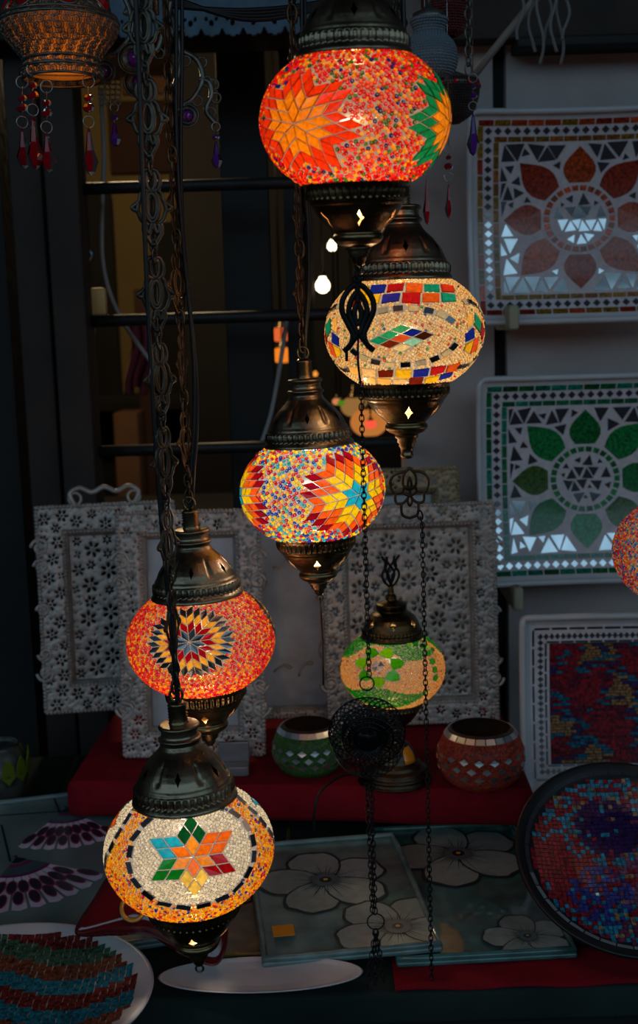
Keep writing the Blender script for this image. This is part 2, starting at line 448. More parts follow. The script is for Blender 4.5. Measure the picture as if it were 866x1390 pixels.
def stem_mesh(parent):
    pr = [(.115, 0), (.115, .02)]
    for i in range(6): pr += [(.095, .03 + i * .035), (.118, .045 + i * .035)]
    pr += [(.09, .25), (.07, .27), (.0, .28)]
    mb = MB(); v, f = lathe([(r * A, z * A) for r, z in pr], 32); mb.add(v, f, 'brass')
    t = np.linspace(0, 2 * PI, 20)[:-1]; P = np.stack([.075 * A * np.cos(t), 0 * t, (.345 + .085 * np.sin(t)) * A], -1)
    v, f = sweep(P, .018 * A, 6, True); mb.add(v, f, 'brass')
    return mb.build('stem', parent, (0, 0, (ZO - .01 + .925) * A))
def collar_mesh(parent, lit_floor=True):
    k = A
    pr = [(.55, -.01), (.575, .0), (.575, -.02), (.56, -.045), (.555, -.06), (.565, -.075), (.565, -.12), (.555, -.165), (.535, -.18), (.52, -.2), (.51, -.225), (.49, -.24),
          (.47, -.28), (.44, -.33), (.40, -.38), (.35, -.43), (.29, -.48), (.255, -.51), (.25, -.53), (.27, -.55), (.275, -.58), (.26, -.61), (.22, -.645),
          (.17, -.665), (.15, -.68), (.0, -.685)]
    pr = refine([(r * k, z * k) for r, z in pr]); rb = rib(44, .075, -.178 * k, -.062 * k)
    v, f = lathe(pr, 192, rb)
    return MB().add(v, f, 'brass_collar').build('collar', parent, (0, 0, -(ZO - .012) * A))
ZB = -(ZO - .012 + .685)                                     # underside of the collar, in units of A
def finial_mesh(parent, style):
    mb = MB(); z = ZB * A
    if style in ('ring', 'tulip'):
        pr = [(.14, .01), (.15, -.01), (.11, -.035), (.125, -.05), (.10, -.07), (.11, -.085), (.08, -.11), (.07, -.15), (.045, -.19), (.0, -.2)]
        v, f = lathe([(r * A, zz * A) for r, zz in pr], 32); mb.add(xf(v, None, (0, 0, z)), f, 'brass')
        v, f = torus_base(.045 * A, .014 * A, 16, 6); mb.add(xf(v, Rx(PI / 2), (0, 0, z - .235 * A)), f, 'brass'); ze = z - .28 * A
    else:
        pr = [(.15, .01), (.15, -.03), (.12, -.05), (.125, -.09), (.1, -.11), (.105, -.14), (.085, -.16), (.075, -.24), (.09, -.26), (.06, -.3), (0, -.31)]
        v, f = lathe([(r * A, zz * A) for r, zz in pr], 32); mb.add(xf(v, None, (0, 0, z)), f, 'brass'); ze = z - .3 * A
    return mb.build('finial', parent), ze

TULIP = mirror2([[(.0, 1.), (.45, .86), (.88, .55), (.95, .2), (.62, -.18), (.34, -.5), (.5, -.8), (.92, -1.)],
                 [(.0, .78), (.4, .5), (.55, .15), (.3, -.2), (.12, -.45), (.0, -.55)],
                 [(.0, .42), (.2, .2), (.18, -.05), (.0, -.25)],
                 [(.92, -1.), (.6, -.86), (.3, -.66), (.0, -.45)]]) + [[(0, 1.0), (0, .78)], [(0, .42), (0, .78)], circ(0, 1.1, .13, .07)]
CLOVER = mirror2([[(.0, 1.), (.3, .7), (.32, .3), (.0, .1)], [(.2, .85), (.75, .75), (1., .45), (.85, .05), (.4, .05), (.25, .3)],
                  [(.0, .1), (-.25, .25), (-.35, .05), (-.1, -.1)], [(.75, .0), (.72, -.35), (.4, -.4), (.1, -.2), (.0, .1)],
                  [(.45, -.4), (.4, -.85), (.0, -1.)]]) + [[(0, .6), (.1, .35), (0, .1), (-.1, .35), (0, .6)], [(0, -.05), (.12, -.3), (0, -.5), (-.12, -.3), (0, -.05)]]
LINKPLATE = mirror2([[(.08, .98), (.3, .95), (.48, .75), (.42, .52), (.2, .42), (0, .40)], [(.0, .80), (.12, .92), (.22, .8), (.2, .55), (0, .42)],
                     [(.3, .46), (.52, .34), (.62, .15), (1., -.02), (.72, -.12), (.55, -.34), (.32, -.44)],
                     [(.62, .15), (.7, .0), (.72, -.12)],
                     [(.42, -.42), (.46, -.62), (.3, -.8), (.1, -.98)], [(.05, -.42), (.12, -.6), (.28, -.72), (.33, -.55), (.25, -.44)]]) + [circ(0, .02, .36, .42, 14), circ(0, .02, .25, .33, 12), [(0, .98), (0, .8)], [(-.1, -.96), (0, -1.02), (.1, -.96)], [(0, -.4), (0, -.62)]]
LINK = None
def link_base(Lk, w, r):
    """an oval chain link, long axis z"""
    t = np.arange(14) * 2 * PI / 14; ct, st = np.cos(t), np.sin(t)
    P = np.stack([w / 2 * np.sign(ct) * np.abs(ct) ** .8, 0 * t, Lk / 2 * st], -1)
    return sweep(P, r, 5, True, N=(0, 1, 0))
def small_chain(mb, P0, P1, pitch, mat, w=.62, r=.11):
    """a plain link chain from P0 to P1"""
    P0 = np.array(P0, float); P1 = np.array(P1, float); D = P1 - P0; Ln = np.linalg.norm(D); n = max(1, round(Ln / pitch)); d = D / n
    u = D / Ln; h = np.array([0, 1., 0]); x = np.cross(h, u); x /= np.linalg.norm(x); y = np.cross(u, x)
    bv, bf = link_base(pitch * 1.42, pitch * w * 1.25, pitch * r)
    pos = P0 + d * (np.arange(n)[:, None] + .5); tw = (np.arange(n) % 2) * PI / 2 + .35 + rng.normal(0, .12, n)
    X = np.cos(tw)[:, None] * x + np.sin(tw)[:, None] * y; Y = -np.sin(tw)[:, None] * x + np.cos(tw)[:, None] * y
    inst(mb, bv, bf, pos, np.stack([X, Y, np.repeat(u[None], n, 0)], -1), mat)
def plate_chain(mb, zs, half, w, spins, mat, x0=0., y0=0., wire=.0021, dx=None):
    """ornate cut plates joined by small links; zs centres of the plates"""
    for i, z in enumerate(zs):
        xx = x0 + (dx[i] if dx else 0)
        stroke_plate(mb, LINKPLATE, (w, half), wire, mat, Rz(spins[i % len(spins)]), (xx, y0, z), .45, 4)
    for i in range(len(zs) - 1):
        a_, b_ = zs[i], zs[i + 1]; hi, lo = max(a_, b_) - half, min(a_, b_) + half
        small_chain(mb, (x0, y0, hi + .003), (x0, y0, lo - .003), max(.006, (hi - lo + .006) / 2), mat, .6, .14)

def globe_dir(C_, R, px, py):
    """unit direction (lamp's own axes) of the point of the globe seen at a pixel"""
    o = (CAM - C_) @ R; d = ray(px, py) @ R; q = np.array([A, A, A * BR]); o = o / q; d = d / q
    a_ = d @ d; b_ = 2 * o @ d; c_ = o @ o - 1; D = b_ * b_ - 4 * a_ * c_
    t = (-b_ - math.sqrt(max(D, 0))) / (2 * a_); s = o + d * t; return s / np.linalg.norm(s)

def lone_star(n, k, s, colf, rot=0., kind='t', kindf=None, lim=None):
    out = []
    for w_ in range(n):
        a1, a2 = rot + 2 * PI * w_ / n, rot + 2 * PI * (w_ + 1) / n
        e, g = s * np.array([math.cos(a1), math.sin(a1)]), s * np.array([math.cos(a2), math.sin(a2)])
        for i in range(k):
            for j in range(k):
                if lim is not None and i + j > lim: continue
                o = i * e + j * g
                out.append(([o, o + e, o + e + g, o + g], colf(w_, i, j), kindf(w_, i, j) if kindf else kind))
    return out

R_, O_, Y_, B_, G_, W_ = c(225, 22, 30), c(248, 96, 14), c(250, 180, 20), c(28, 50, 160), c(90, 150, 30), c(240, 225, 190)
RED2 = c(150, 8, 22); TEAL = c(16, 150, 110); CYAN = c(30, 170, 205); PINK = c(235, 60, 80)
lamps = []
def hanging_lamp(name_label, cx, cy, w, tilt=0., lean=0.):
    zc = F * 2 * A / w * .985
    C_ = atz(cx, cy, zc); t = math.radians(-tilt)
    ln = math.radians(lean); o = thing('mosaic_lamp', name_label, 'lamp', C_, (ln, t, 0), 'hanging mosaic lamps')
    R = Ry(t) @ Rx(ln); return o, C_, R
def facing(C_, R, px, py): return med_frame(globe_dir(C_, R, px, py))
def spun(fr, deg):
    return med_frame(fr[0] @ Rz(math.radians(deg)).T)
def bulb(parent, power, colr=(1, .70, .40), z=0., r=.012, name='bulb'):
    ld = bpy.data.lights.new(name, 'POINT'); ld.energy = power; ld.color = colr; ld.shadow_soft_size = r
    l = bpy.data.objects.new(name, ld); col.objects.link(l); l.parent = parent; l.location = (0, 0, z); return l
def lamp_body(o, R, fin='ring'):
    cap_mesh(o); stem_mesh(o); collar_mesh(o); return finial_mesh(o, fin)[1]
def unrot(v, R): return np.asarray(v) @ R                     # world-aligned offsets -> lamp axes
ZTOP = (ZO - .01 + .925 + .43) * A

POW = 1.5
# lamp 1: the red and orange one at the top
o, C_, R = hanging_lamp('large red and orange beaded glass lamp, topmost of the hanging lamps', 482, 164, 252, .3, 4.5)
star = lone_star(7, 3, .165, lambda w_, i, j: c(250, 150, 22) if i + j < 2 else c(244, 62, 16), .2, lim=3)
m1 = (facing(C_, R, 400, 168), star, [])
st2 = lone_star(7, 3, .165, lambda w_, i, j: c(250, 165, 30) if i + j < 2 else c(20, 145, 95), .1, lim=3)
f2 = spun(m1[0], 112)
m2 = (f2, st2, []); m3 = (spun(m1[0], 240), star, [])
make_globe(o, [m1, m2, m3], [(5, c(225, 14, 26)), (3.4, c(240, 66, 10)), (2.8, c(246, 165, 16)), (.8, c(24, 34, 120)), (.8, c(60, 110, 30)), (.5, PINK)], .0043)
ze = lamp_body(o, R, 'tulip'); bulb(o, POW * 1.0, (1, .62, .34), z=-.012)
top1 = C_ + R @ np.array([0, 0, ZTOP])
L1 = (o, C_, R, ze)

# lamp 2: cream beads with many coloured tiles
o, C_, R = hanging_lamp('cream beaded glass lamp with coloured diamond tiles, below the big red lamp', 549, 450, 211, .2)
fr = facing(C_, R, 545, 458)
cells = [[c(20, 160, 125), c(40, 170, 120), c(70, 185, 130)], [c(120, 40, 18), c(235, 95, 45), c(20, 40, 170)], [c(245, 225, 170), c(150, 225, 215), c(60, 26, 14)]]
e1, e2 = np.array([.135, .082]), np.array([.135, -.058]); og = np.array([-.41, -.05])
T = [([og + i * e1 + j * e2, og + (i + 1) * e1 + j * e2, og + (i + 1) * e1 + (j + 1) * e2, og + i * e1 + (j + 1) * e2], cells[j][i], 't') for i in range(3) for j in range(3)]
def ellipse_tiles(rx, ry, n, w_, h_, f_, a0=0, skip=None, cx_=0, cy_=0):
    out = []
    for k in range(n):
        a_ = a0 + 2 * PI * k / n
        if skip and skip(a_ % (2 * PI)): continue
        p = np.array([cx_ + rx * math.cos(a_), cy_ + ry * math.sin(a_)]); t = np.array([-rx * math.sin(a_), ry * math.cos(a_)]); t /= np.linalg.norm(t); q = np.array([t[1], -t[0]])
        out.append(([p - t * w_ - q * h_, p + t * w_ - q * h_, p + t * w_ + q * h_, p - t * w_ + q * h_], *f_(k)))
    return out
glassy = [c(190, 180, 150), c(150, 145, 130), c(210, 190, 150)]
T += ellipse_tiles(.74, .44, 24, .070, .050, lambda k: (glassy[k % 3], 't' if k % 2 else 'd'), .05, lambda a_: a_ < .5 or a_ > 5.9 or abs(a_ - PI) < .35)
bigs = [c(110, 30, 16), c(225, 95, 30), c(250, 200, 110), c(245, 195, 30), c(20, 150, 130), c(250, 190, 90), c(25, 40, 160), c(220, 60, 30), c(240, 200, 140), c(180, 25, 30), c(20, 90, 30)]
def band(v0, h_, us, off, sk=.02):
    return [([(u, v0), (u + d, v0 + sk * ((i % 3) - 1)), (u + d * .96 + sk, v0 + h_), (u + .01, v0 + h_ + sk * ((i % 2) - .5))], bigs[(i * 3 + off) % 11], 't') for i, (u, d) in enumerate(us)]
us = [(-.78 + .22 * i, .2) for i in range(7)]
T += band(.53, .18, [(-.78 + .26 * i, .24) for i in range(6)], 0, .03) + band(.725, .18, [(-.70 + .25 * i, .23) for i in range(6)], 3, .03) + band(-.70, .17, [(-.80 + .23 * i, .21) for i in range(7)], 5, .03) + band(-.88, .16, [(-.6 + .22 * i, .2) for i in range(6)], 2, .03)
cream = [(9, c(248, 205, 140)), (3, c(250, 225, 180)), (.35, c(220, 40, 40)), (.3, c(240, 130, 30)), (.2, c(40, 60, 150)), (.2, c(50, 140, 60))]
def flower_side(off):
    t = [([(-.02, .12), (.1, .02), (.19, .16), (.06, .28)], c(20, 150, 115), 't'), ([(.1, .02), (.22, -.08), (.3, .04), (.19, .16)], c(170, 20, 35), 't'),
         ([(-.02, .1), (-.16, .02), (-.14, -.1), (.0, -.04)], c(20, 40, 160), 't'), ([(0, -.05), (.1, -.02), (.12, -.2), (0, -.25)], c(235, 90, 40), 't'),
         ([(-.14, -.11), (-.01, -.06), (-.01, -.24), (-.14, -.2)], c(240, 195, 40), 't'), ([(-.1, .28), (-.02, .26), (-.04, .12), (-.14, .06)], c(245, 190, 100), 't')]
    t += ellipse_tiles(.36, .42, 22, .045, .035, lambda k: (glassy[k % 3], 'd' if k % 3 else 't'), .0, lambda a_: 1.9 < a_ < 4.4)
    t += [([(.36, .02), (.45, .1), (.52, .0), (.44, -.1)], c(20, 140, 120), 't'), ([(.45, .12), (.52, .22), (.6, .1), (.53, .0)], c(230, 80, 40), 't'), ([(.45, -.12), (.53, 0), (.6, -.1), (.52, -.22)], c(170, 20, 30), 't')]
    t = [([(np.array(p) * [1.25, 1.25]) for p in P], cc, k) for P, cc, k in t]
    return t
meds = [(fr, T, []), (spun(fr, 60), flower_side(0), []), (spun(fr, -62), [([(-p[0], p[1]) for p in P], cc, k) for P, cc, k in flower_side(0)], []), (spun(fr, 180), T, [])]
make_globe(o, meds, cream, .0034)
ze = lamp_body(o, R, 'clover'); bulb(o, POW * .95, (1, .72, .42), z=-.006)
top2 = C_ + R @ np.array([0, 0, ZTOP]); L2 = (o, C_, R, ze)

# lamp 3: middle lamp with the blue-centred star
o, C_, R = hanging_lamp('yellow and red beaded glass lamp with a cyan-centred star, left of the cream lamp', 424, 665, 191, 2.2)
def c3(w_, i, j):
    s = i + j; return c(20, 165, 200) if s == 0 else c(248, 205, 20) if s == 1 else [c(248, 195, 20), c(245, 100, 25)][i == j] if s == 2 else c(245, 90, 24) if s == 3 else c(150, 8, 28)
star3 = lone_star(6, 4, .160, c3, .15, lim=4)
m1 = (facing(C_, R, 486, 672), star3, [])
make_globe(o, [m1, (spun(m1[0], -122), star3, []), (spun(m1[0], 120), star3, [])],
           [(4.2, c(246, 200, 30)), (2.4, c(205, 20, 40)), (1.5, c(24, 60, 170)), (1.5, c(40, 165, 175)), (1.2, c(245, 110, 30))], .0048, dens=.9)
ze = lamp_body(o, R); bulb(o, POW * 1.1, (1, .86, .68), z=-.0)
top3 = C_ + R @ np.array([0, 0, ZTOP]); L3 = (o, C_, R, ze)

# lamp 4: red beads, mirror flower
o, C_, R = hanging_lamp('red beaded glass lamp with a burgundy, gold and mirror star, behind the chain', 273, 869, 195, 2.4)
def c4(w_, i, j):
    s = i + j; return c(200, 190, 160) if s == 0 else c(170, 10, 30) if s <= 1 else c(245, 185, 60)
star4 = lone_star(8, 4, .132, c4, .1, kindf=lambda w_, i, j: 'd' if i + j == 0 or i + j >= 3 else 't', lim=3)
star4 = [(p, (c(165, 10, 28) if kd == 't' and np.linalg.norm(np.mean(p, 0)) < .36 else cc), kd) for p, cc, kd in star4]
m1 = (facing(C_, R, 257, 872), star4, [])
make_globe(o, [m1, (spun(m1[0], 120), star4, []), (spun(m1[0], -120), star4, [])],
           [(5, c(232, 44, 52)), (3, c(245, 165, 35)), (1.5, c(200, 18, 40)), (1, c(245, 110, 40))], .0038)
ze = lamp_body(o, R, 'ring'); bulb(o, POW * .9, (1, .68, .42), z=-.014)
top4 = C_ + R @ np.array([0, 0, ZTOP]); L4 = (o, C_, R, ze)

# lamp 5: white disc with the six-pointed star
o, C_, R = hanging_lamp('amber and white beaded glass lamp with six-pointed star, lowest of the hanging lamps', 257, 1151, 224, 2.0)
wc = {0: c(244, 110, 30), 1: c(10, 84, 40), 2: c(30, 170, 205), 3: c(14, 120, 30), 4: c(246, 205, 90), 5: c(150, 8, 16)}
star5 = lone_star(6, 2, .168, lambda w_, i, j: [c(246, 116, 22), c(248, 150, 40)][w_ % 2] if i + j == 0 else wc[w_], math.radians(-2))
ring5 = ellipse_tiles(.775, .755, 20, .100, .048, lambda k: ((.8, .8, .8), 'm' if k % 3 else 'd'), .1)
ring5 = [([p[0], (np.array(p[0]) + p[1]) / 2 - .03 * np.mean(p, 0), p[1], (np.array(p[1]) + p[2]) / 2, p[2], p[3]] if False else p, cc, kd) for p, cc, kd in ring5]
white = [(6, c(232, 224, 200)), (3, c(244, 238, 218)), (1, c(214, 204, 176))]
def ws(st):
    return [(lambda U: np.hypot(U[:, 0], U[:, 1]) < .74, white)]
m1 = (facing(C_, R, 262, 1163), star5 + ring5, ws(0))
make_globe(o, [m1, (spun(m1[0], 120), star5 + ring5, ws(0)), (spun(m1[0], -120), star5 + ring5, ws(0))],
           [(5, c(240, 165, 20)), (3, c(243, 130, 15)), (1.3, c(200, 30, 30)), (.7, c(30, 50, 140)), (.8, c(230, 190, 40))], .0035)
ze = lamp_body(o, R, 'ring'); bulb(o, POW * .95, (1, .80, .58), z=-.008)
top5 = C_ + R @ np.array([0, 0, ZTOP]); L5 = (o, C_, R, ze)

# lamp 6: at the right edge of the picture
o, C_, R = hanging_lamp('multicoloured beaded glass lamp cut off by the right edge of the picture', 936, 748, 200, 1.)
make_globe(o, [], [(2.6, c(240, 100, 40)), (2.4, c(190, 30, 50)), (1.8, c(40, 70, 180)), (1.5, c(60, 150, 190)), (1.5, c(240, 180, 60))], .0028, dens=.8)
lamp_body(o, R, 'ring'); bulb(o, POW * .45, (1, .72, .5))
top6 = C_ + R @ np.array([0, 0, ZTOP]); L6 = (o, C_, R, ze)

# ---- what hangs above each lamp: ornate chain plus cable
RAIL_Z = 2.02
def hang(Lm, topw, mat, plate_px=None, half=.034, w=.0175, spins=(0.,), cables=((.01, .012),), first_gap=.03, name='hanging_chain', cabs=1., gap=.022, wire=.0021):
    o, C_, R, _ = Lm; base = topw - C_
    mb = MB(); zs = []; z = base[2] + first_gap + half
    zt = RAIL_Z - C_[2]
    while z + half < zt: zs.append(z); z += 2 * half + gap
    small = MB()
    plate_chain(mb, zs, half, w, spins, mat, base[0], base[1], wire)
    small_chain(mb, (base[0], base[1], base[2] - .004), (base[0], base[1], zs[0] - half + .003), .0105, mat, .6, .14)
    small_chain(mb, (base[0], base[1], zs[-1] + half - .003), (base[0], base[1], zt), .011, mat, .6, .14)
    for k in range(len(mb.V)): mb.V[k] = unrot(mb.V[k], R)
    mb.build(name, o)
    for q, (dx, dy, wob, ph) in enumerate(cables):
        mc = MB(); P = []
        for t in np.linspace(0, 1, 26):
            k = math.sin(min(t * 4, 1) * PI / 2)
            P.append((base[0] + dx * k + wob * math.sin(ph + t * 9.0), base[1] + dy * k + .5 * wob * math.cos(ph + 7 * t), base[2] - .02 * (t == 0) + (zt - base[2]) * t))
        v, f = sweep(catmull(P, 4), .0022, 8); mc.add(unrot(v, R), f, 'cable'); mc.build('cable', o)
hang(L5, top5, 'chain_metal', half=.0345, w=.0185, spins=(1.25, 1.1, .95, .8, .55, .25, .1, -.15, .1, .2, .0, .1), cables=((-.006, -.006, .0015, 1.), (-.002, .010, .002, 2.)), gap=.011)
hang(L4, top4, 'chain_brown', half=.034, w=.0175, spins=(1.1, 1.3, .9, 1.2, 1.0, 1.35), cables=((.009, .004, .004, 0.), (.012, .008, .005, .6)), gap=.02)
hang(L3, top3, 'chain_brown', half=.032, w=.015, spins=(1.0, 1.15, .8, 1.2), cables=((.010, .002, .002, .5), (.013, .006, .002, .9)))
hang(L2, top2, 'chain_metal', half=.033, w=.016, spins=(1.1, .9), cables=((.008, .004, .002, .5),))
hang(L1, top1, 'chain_metal', half=.033, w=.016, spins=(.9, .5), cables=((.008, .004, .002, .5),))
hang(L6, top6, 'chain_metal', half=.033, w=.016, spins=(.9, .5), cables=((.008, .004, .002, .5),))

# ---- ornaments under the lamps (parts that dangle from them)
# lamp 1: black tulip, long chain, wire rosette, ring and tassel chains
o, C_, R, ze = L1
bot = C_ + R @ np.array([0, 0, ze]); zc1 = (bot - CAM) @ fw
mb = MB(); tl = atz(486, 431, zc1) - C_
small_chain(mb, bot - C_ + [0, 0, .012], tl + [0, 0, .036], .008, 'dark_metal', .6, .13)
stroke_plate(mb, TULIP, (.0155, .031), .0027, 'dark_metal', Rz(.1), tl, .5)
P = [tl + [.0, 0, -.012], tl + [-.001, 0, -.04], tl + [.001, 0, -.062]]
v, f = sweep(catmull(P, 4), .0012, 6); mb.add(v, f, 'dark_metal')
v, f = sweep(catmull([tl + [-.0115, 0, -.028], tl + [-.0115, 0, -.04]], 2), .0016, 6); mb.add(v, f, 'dark_metal')
for k in range(len(mb.V)): mb.V[k] = unrot(mb.V[k], R)
mb.build('tulip_pendant', o)
mb = MB(); pa = tl + [.001, 0, -.06]; pb = atz(501, 918, zc1) - C_
small_chain(mb, pa, pb, .0052, 'dark_metal', .68, .12)
for k in range(len(mb.V)): mb.V[k] = unrot(mb.V[k], R)
mb.build('pull_chain', o); mb = MB()
pc = atz(504, 1066, zc1) - C_; pd = atz(509, 1240, zc1) - C_
small_chain(mb, pc, pd, .0052, 'dark_metal', .68, .12)
small_chain(mb, pc + [-.004, .004, 0], pd + [-.002, .003, 0], .0052, 'dark_metal', .68, .12)
for k, dx in enumerate((-.009, .0, .009)):
    small_chain(mb, atz(510, 1262, zc1) - C_, atz(510 + dx * 1300, 1335, zc1) - C_ + [0, .004 * (k - 1), 0], .0052, 'dark_metal', .68, .12)
for k in range(len(mb.V)): mb.V[k] = unrot(mb.V[k], R)
mb.build('tassel_chain', o)
for (px, py, rr) in ((498, 928, .0066), (510, 1251, .0078)):
    mb = MB(); v, f = torus_base(rr, .0007, 24, 6); mb.add(unrot(xf(v, Rx(PI / 2) @ Rz(0) , atz(px, py, zc1) - C_), R), f, 'dark_metal'); mb.build('chain_ring', o)
mb = MB(); rc = atz(499, 1001, zc1) - C_; RR = .036
def rosette(scale, depth, tilt_, n, q, dz=(0, 0, 0), rw=.00055):
    for k in range(n):
        a_ = 2 * PI * k / n; t = np.linspace(0, 2 * PI, 31)[:-1]; r_ = RR * scale * q; cc = RR * scale * (1 - q)
        x = cc * math.cos(a_) + r_ * np.cos(t); z = cc * math.sin(a_) + r_ * np.sin(t); d = (x * x + z * z) / (RR * scale) ** 2
        P = np.stack([x, depth * d, z], -1); v, f = sweep(P, rw, 4, True)
        mb.add(xf(v, Rx(tilt_), rc + np.array(dz)), f, 'black_wire')
rosette(1., .010, .12, 38, .30, rw=.0007); rosette(.62, .008, .1, 24, .48, (-.001, -.004, .004), rw=.0007); rosette(.94, .012, -.45, 30, .34, (.001, .004, -.004), rw=.0006); rosette(.40, .006, .3, 18, .5, (.002, -.004, .004), rw=.0008)
v, f = torus_base(RR * .3, .0022, 20, 6); mb.add(xf(v, Rx(PI / 2), rc), f, 'black_wire')
for rr in (.36, .5, .66):
    v, f = torus_base(RR * rr, .0012, 28, 5); mb.add(xf(v, Rx(PI / 2 + .3), rc + np.array([0, -.003, 0])), f, 'black_wire')
v, f = lathe([(0, -.004), (.009, -.003), (.0125, .0), (.009, .004), (0, .005)], 20); mb.add(xf(v, Rx(PI / 2), rc), f, 'black_wire')
for k in range(len(mb.V)): mb.V[k] = unrot(mb.V[k], R)
mb.build('wire_rosette', o)
# lamp 2: clover pendant and chain
o, C_, R, ze = L2
bot = C_ + R @ np.array([0, 0, ze]); zc2 = (bot - CAM) @ fw
mb = MB(); cl = atz(556, 669, zc2) - C_
stroke_plate(mb, CLOVER, (.0215, .028), .0016, 'chain_brown', Rz(.15), cl, .6)
for k in range(len(mb.V)): mb.V[k] = unrot(mb.V[k], R)
mb.build('clover_pendant', o)
mb = MB(); small_chain(mb, atz(569, 695, zc2) - C_, atz(573, 712, zc2) - C_, .0075, 'dark_metal', .6, .14)
small_chain(mb, atz(573, 710, zc2) - C_, atz(586, 1330, zc2) - C_, .0054, 'dark_metal', .66, .12)
for k in range(len(mb.V)): mb.V[k] = unrot(mb.V[k], R)
mb.build('pull_chain', o)
# lamp 3: thin rod
o, C_, R, ze = L3
mb = MB(); b_ = R @ np.array([0, 0, ze]); v, f = sweep(catmull([b_ + [0, 0, .004], b_ + [.0015, 0, -.05], b_ + [.001, 0, -.105]], 3), .0014, 6); mb.add(unrot(v, R), f, 'chain_brown')
mb.build('pull_rod', o)
# ------------------------------------------------------------------ the shop front: setting
def struct(name, mb, parent=None): return tag(mb.build(name, parent), kind='structure')
def bx(mb, x0, x1, y0, y1, z0, z1, mat, bev=0., colr=(.5, .5, .5)):
    v, f = box((x0 + x1) / 2, (y0 + y1) / 2, (z0 + z1) / 2, x1 - x0, y1 - y0, z1 - z0, bev); mb.add(v, f, mat, colr, bev > 0); return mb
WY = 2.17                                                    # the stucco wall's face
XW = aty(549, 500, WY)[0]                                    # its left edge, where the window opening starts
XL = aty(118, 500, WY)[0]                                    # left edge of the opening
ZTP = 2.45
# wall right of the window, with the narrow dark recess that holds the down pipe
XP = aty(680, 480, WY)[0]
struct('wall_right', bx(bx(MB(), XW, XP - .012, WY, WY + .12, 0, ZTP, 'wall'), XP + .012, 1.7, WY, WY + .12, 0, ZTP, 'wall'))
struct('trim_1', bx(MB(), XP - .012, XP + .012, WY + .03, WY + .11, 0, ZTP, 'wood_black'))
struct('wall_left', bx(MB(), -1.5, XL - .13, WY - .02, WY + .1, 0, ZTP, 'wood_black'))
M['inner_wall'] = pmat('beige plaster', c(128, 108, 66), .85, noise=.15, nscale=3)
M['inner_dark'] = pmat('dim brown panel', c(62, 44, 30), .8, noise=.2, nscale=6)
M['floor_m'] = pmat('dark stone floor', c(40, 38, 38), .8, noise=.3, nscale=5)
struct('wall_back', bx(MB(), -1.5, 1.7, 4.6, 4.7, 0, ZTP, 'inner_wall'))
struct('wall_side', bx(MB(), -1.6, -1.5, WY - .02, 4.7, 0, ZTP, 'inner_dark'))
struct('ceiling', bx(MB(), -1.6, 1.7, WY - .02, 4.7, ZTP, ZTP + .1, 'inner_dark'))
struct('floor', bx(MB(), -3, 3, -1.5, 4.7, -.1, 0, 'floor_m'))

# window frame posts, planks and bars
def simple(name, label, cat, mb, group=None, loc=None): return tag(mb.build(name, None, loc), label, cat, group)
def vpost(px0, px1, Y, y, depth, mat, name, label, bev=.004, z0=0, z1=ZTP):
    a_, b_ = aty(px0, y, Y)[0], aty(px1, y, Y)[0]
    return simple(name, label, 'post', bx(MB(), a_, b_, Y, Y + depth, z0, z1, mat, bev))
vpost(76, 121, 2.08, 500, .08, 'wood', 'window_post', 'dark brown wooden post at the left side of the barred window')
vpost(30, 73, 2.10, 500, .07, 'wood', 'door_post', 'dark wooden post further left, beside the black wall')
vpost(305, 369, 2.26, 400, .05, 'wood_black', 'wooden_plank', 'wide black upright plank behind the middle of the window bars')
vpost(391, 410, 2.26, 480, .03, 'wood_black', 'wooden_batten', 'narrow dark upright batten behind the bars above the left middle lamp', .002)
def hbar(py, label):
    z = aty(330, py, 2.13)[2]; mb = MB()
    v, f = sweep([[XL - .03, 2.13, z], [0, 2.13, z], [XW + .01, 2.13, z]], .0105, 12); mb.add(v, f, 'iron'); return simple('window_bar', label, 'bar', mb, 'window bars')
hbar(250, 'round dark iron bar across the window, uppermost of three'); hbar(430, 'round dark iron bar across the window, middle of three'); hbar(607, 'round dark iron bar across the window, lowest of three')
mb = MB(); z = aty(380, 22, 2.1)[2]
bx(mb, -1.5, XW, 2.04, 2.17, aty(330, 58, 2.1)[2], ZTP, 'wood_black', .004); struct('trim_2', mb)
mb = MB(); bx(mb, XP + .02, 1.7, 2.10, 2.17, aty(780, 62, 2.1)[2], aty(780, 48, 2.1)[2], 'wood_black', .003); simple('batten', 'dark horizontal batten on the wall above the red mosaic tray', 'batten', mb)
mb = MB(); bx(mb, XW + .05, 1.7, 2.12, 2.17, aty(780, 48, 2.1)[2] + .002, ZTP, 'wood', .004); struct('trim_3', mb)

# ---- inside the shop, seen dimly between the bars
def inpanel(name, label, cat, x0, x1, y0, y1, Y, mat, d=.03, bev=.004, colr=(.5, .5, .5), ground=True):
    a_, b_ = aty(x0, y1, Y), aty(x1, y0, Y)
    if ground: a_[2] = 0.
    return simple(name, label, cat, bx(MB(), a_[0], b_[0], Y, Y + d, a_[2], b_[2], mat, bev, colr))
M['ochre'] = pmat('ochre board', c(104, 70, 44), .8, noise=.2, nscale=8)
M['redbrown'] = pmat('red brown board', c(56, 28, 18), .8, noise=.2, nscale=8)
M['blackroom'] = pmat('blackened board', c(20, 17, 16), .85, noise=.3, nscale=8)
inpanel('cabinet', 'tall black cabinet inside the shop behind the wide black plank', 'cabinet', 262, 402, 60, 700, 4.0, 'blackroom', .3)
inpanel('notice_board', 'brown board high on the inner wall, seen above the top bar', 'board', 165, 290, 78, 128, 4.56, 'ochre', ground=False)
inpanel('wall_panel', 'brown panel inside the shop left of the hanging chain, below the beige board', 'panel', 150, 262, 134, 236, 4.56, 'redbrown', ground=False)
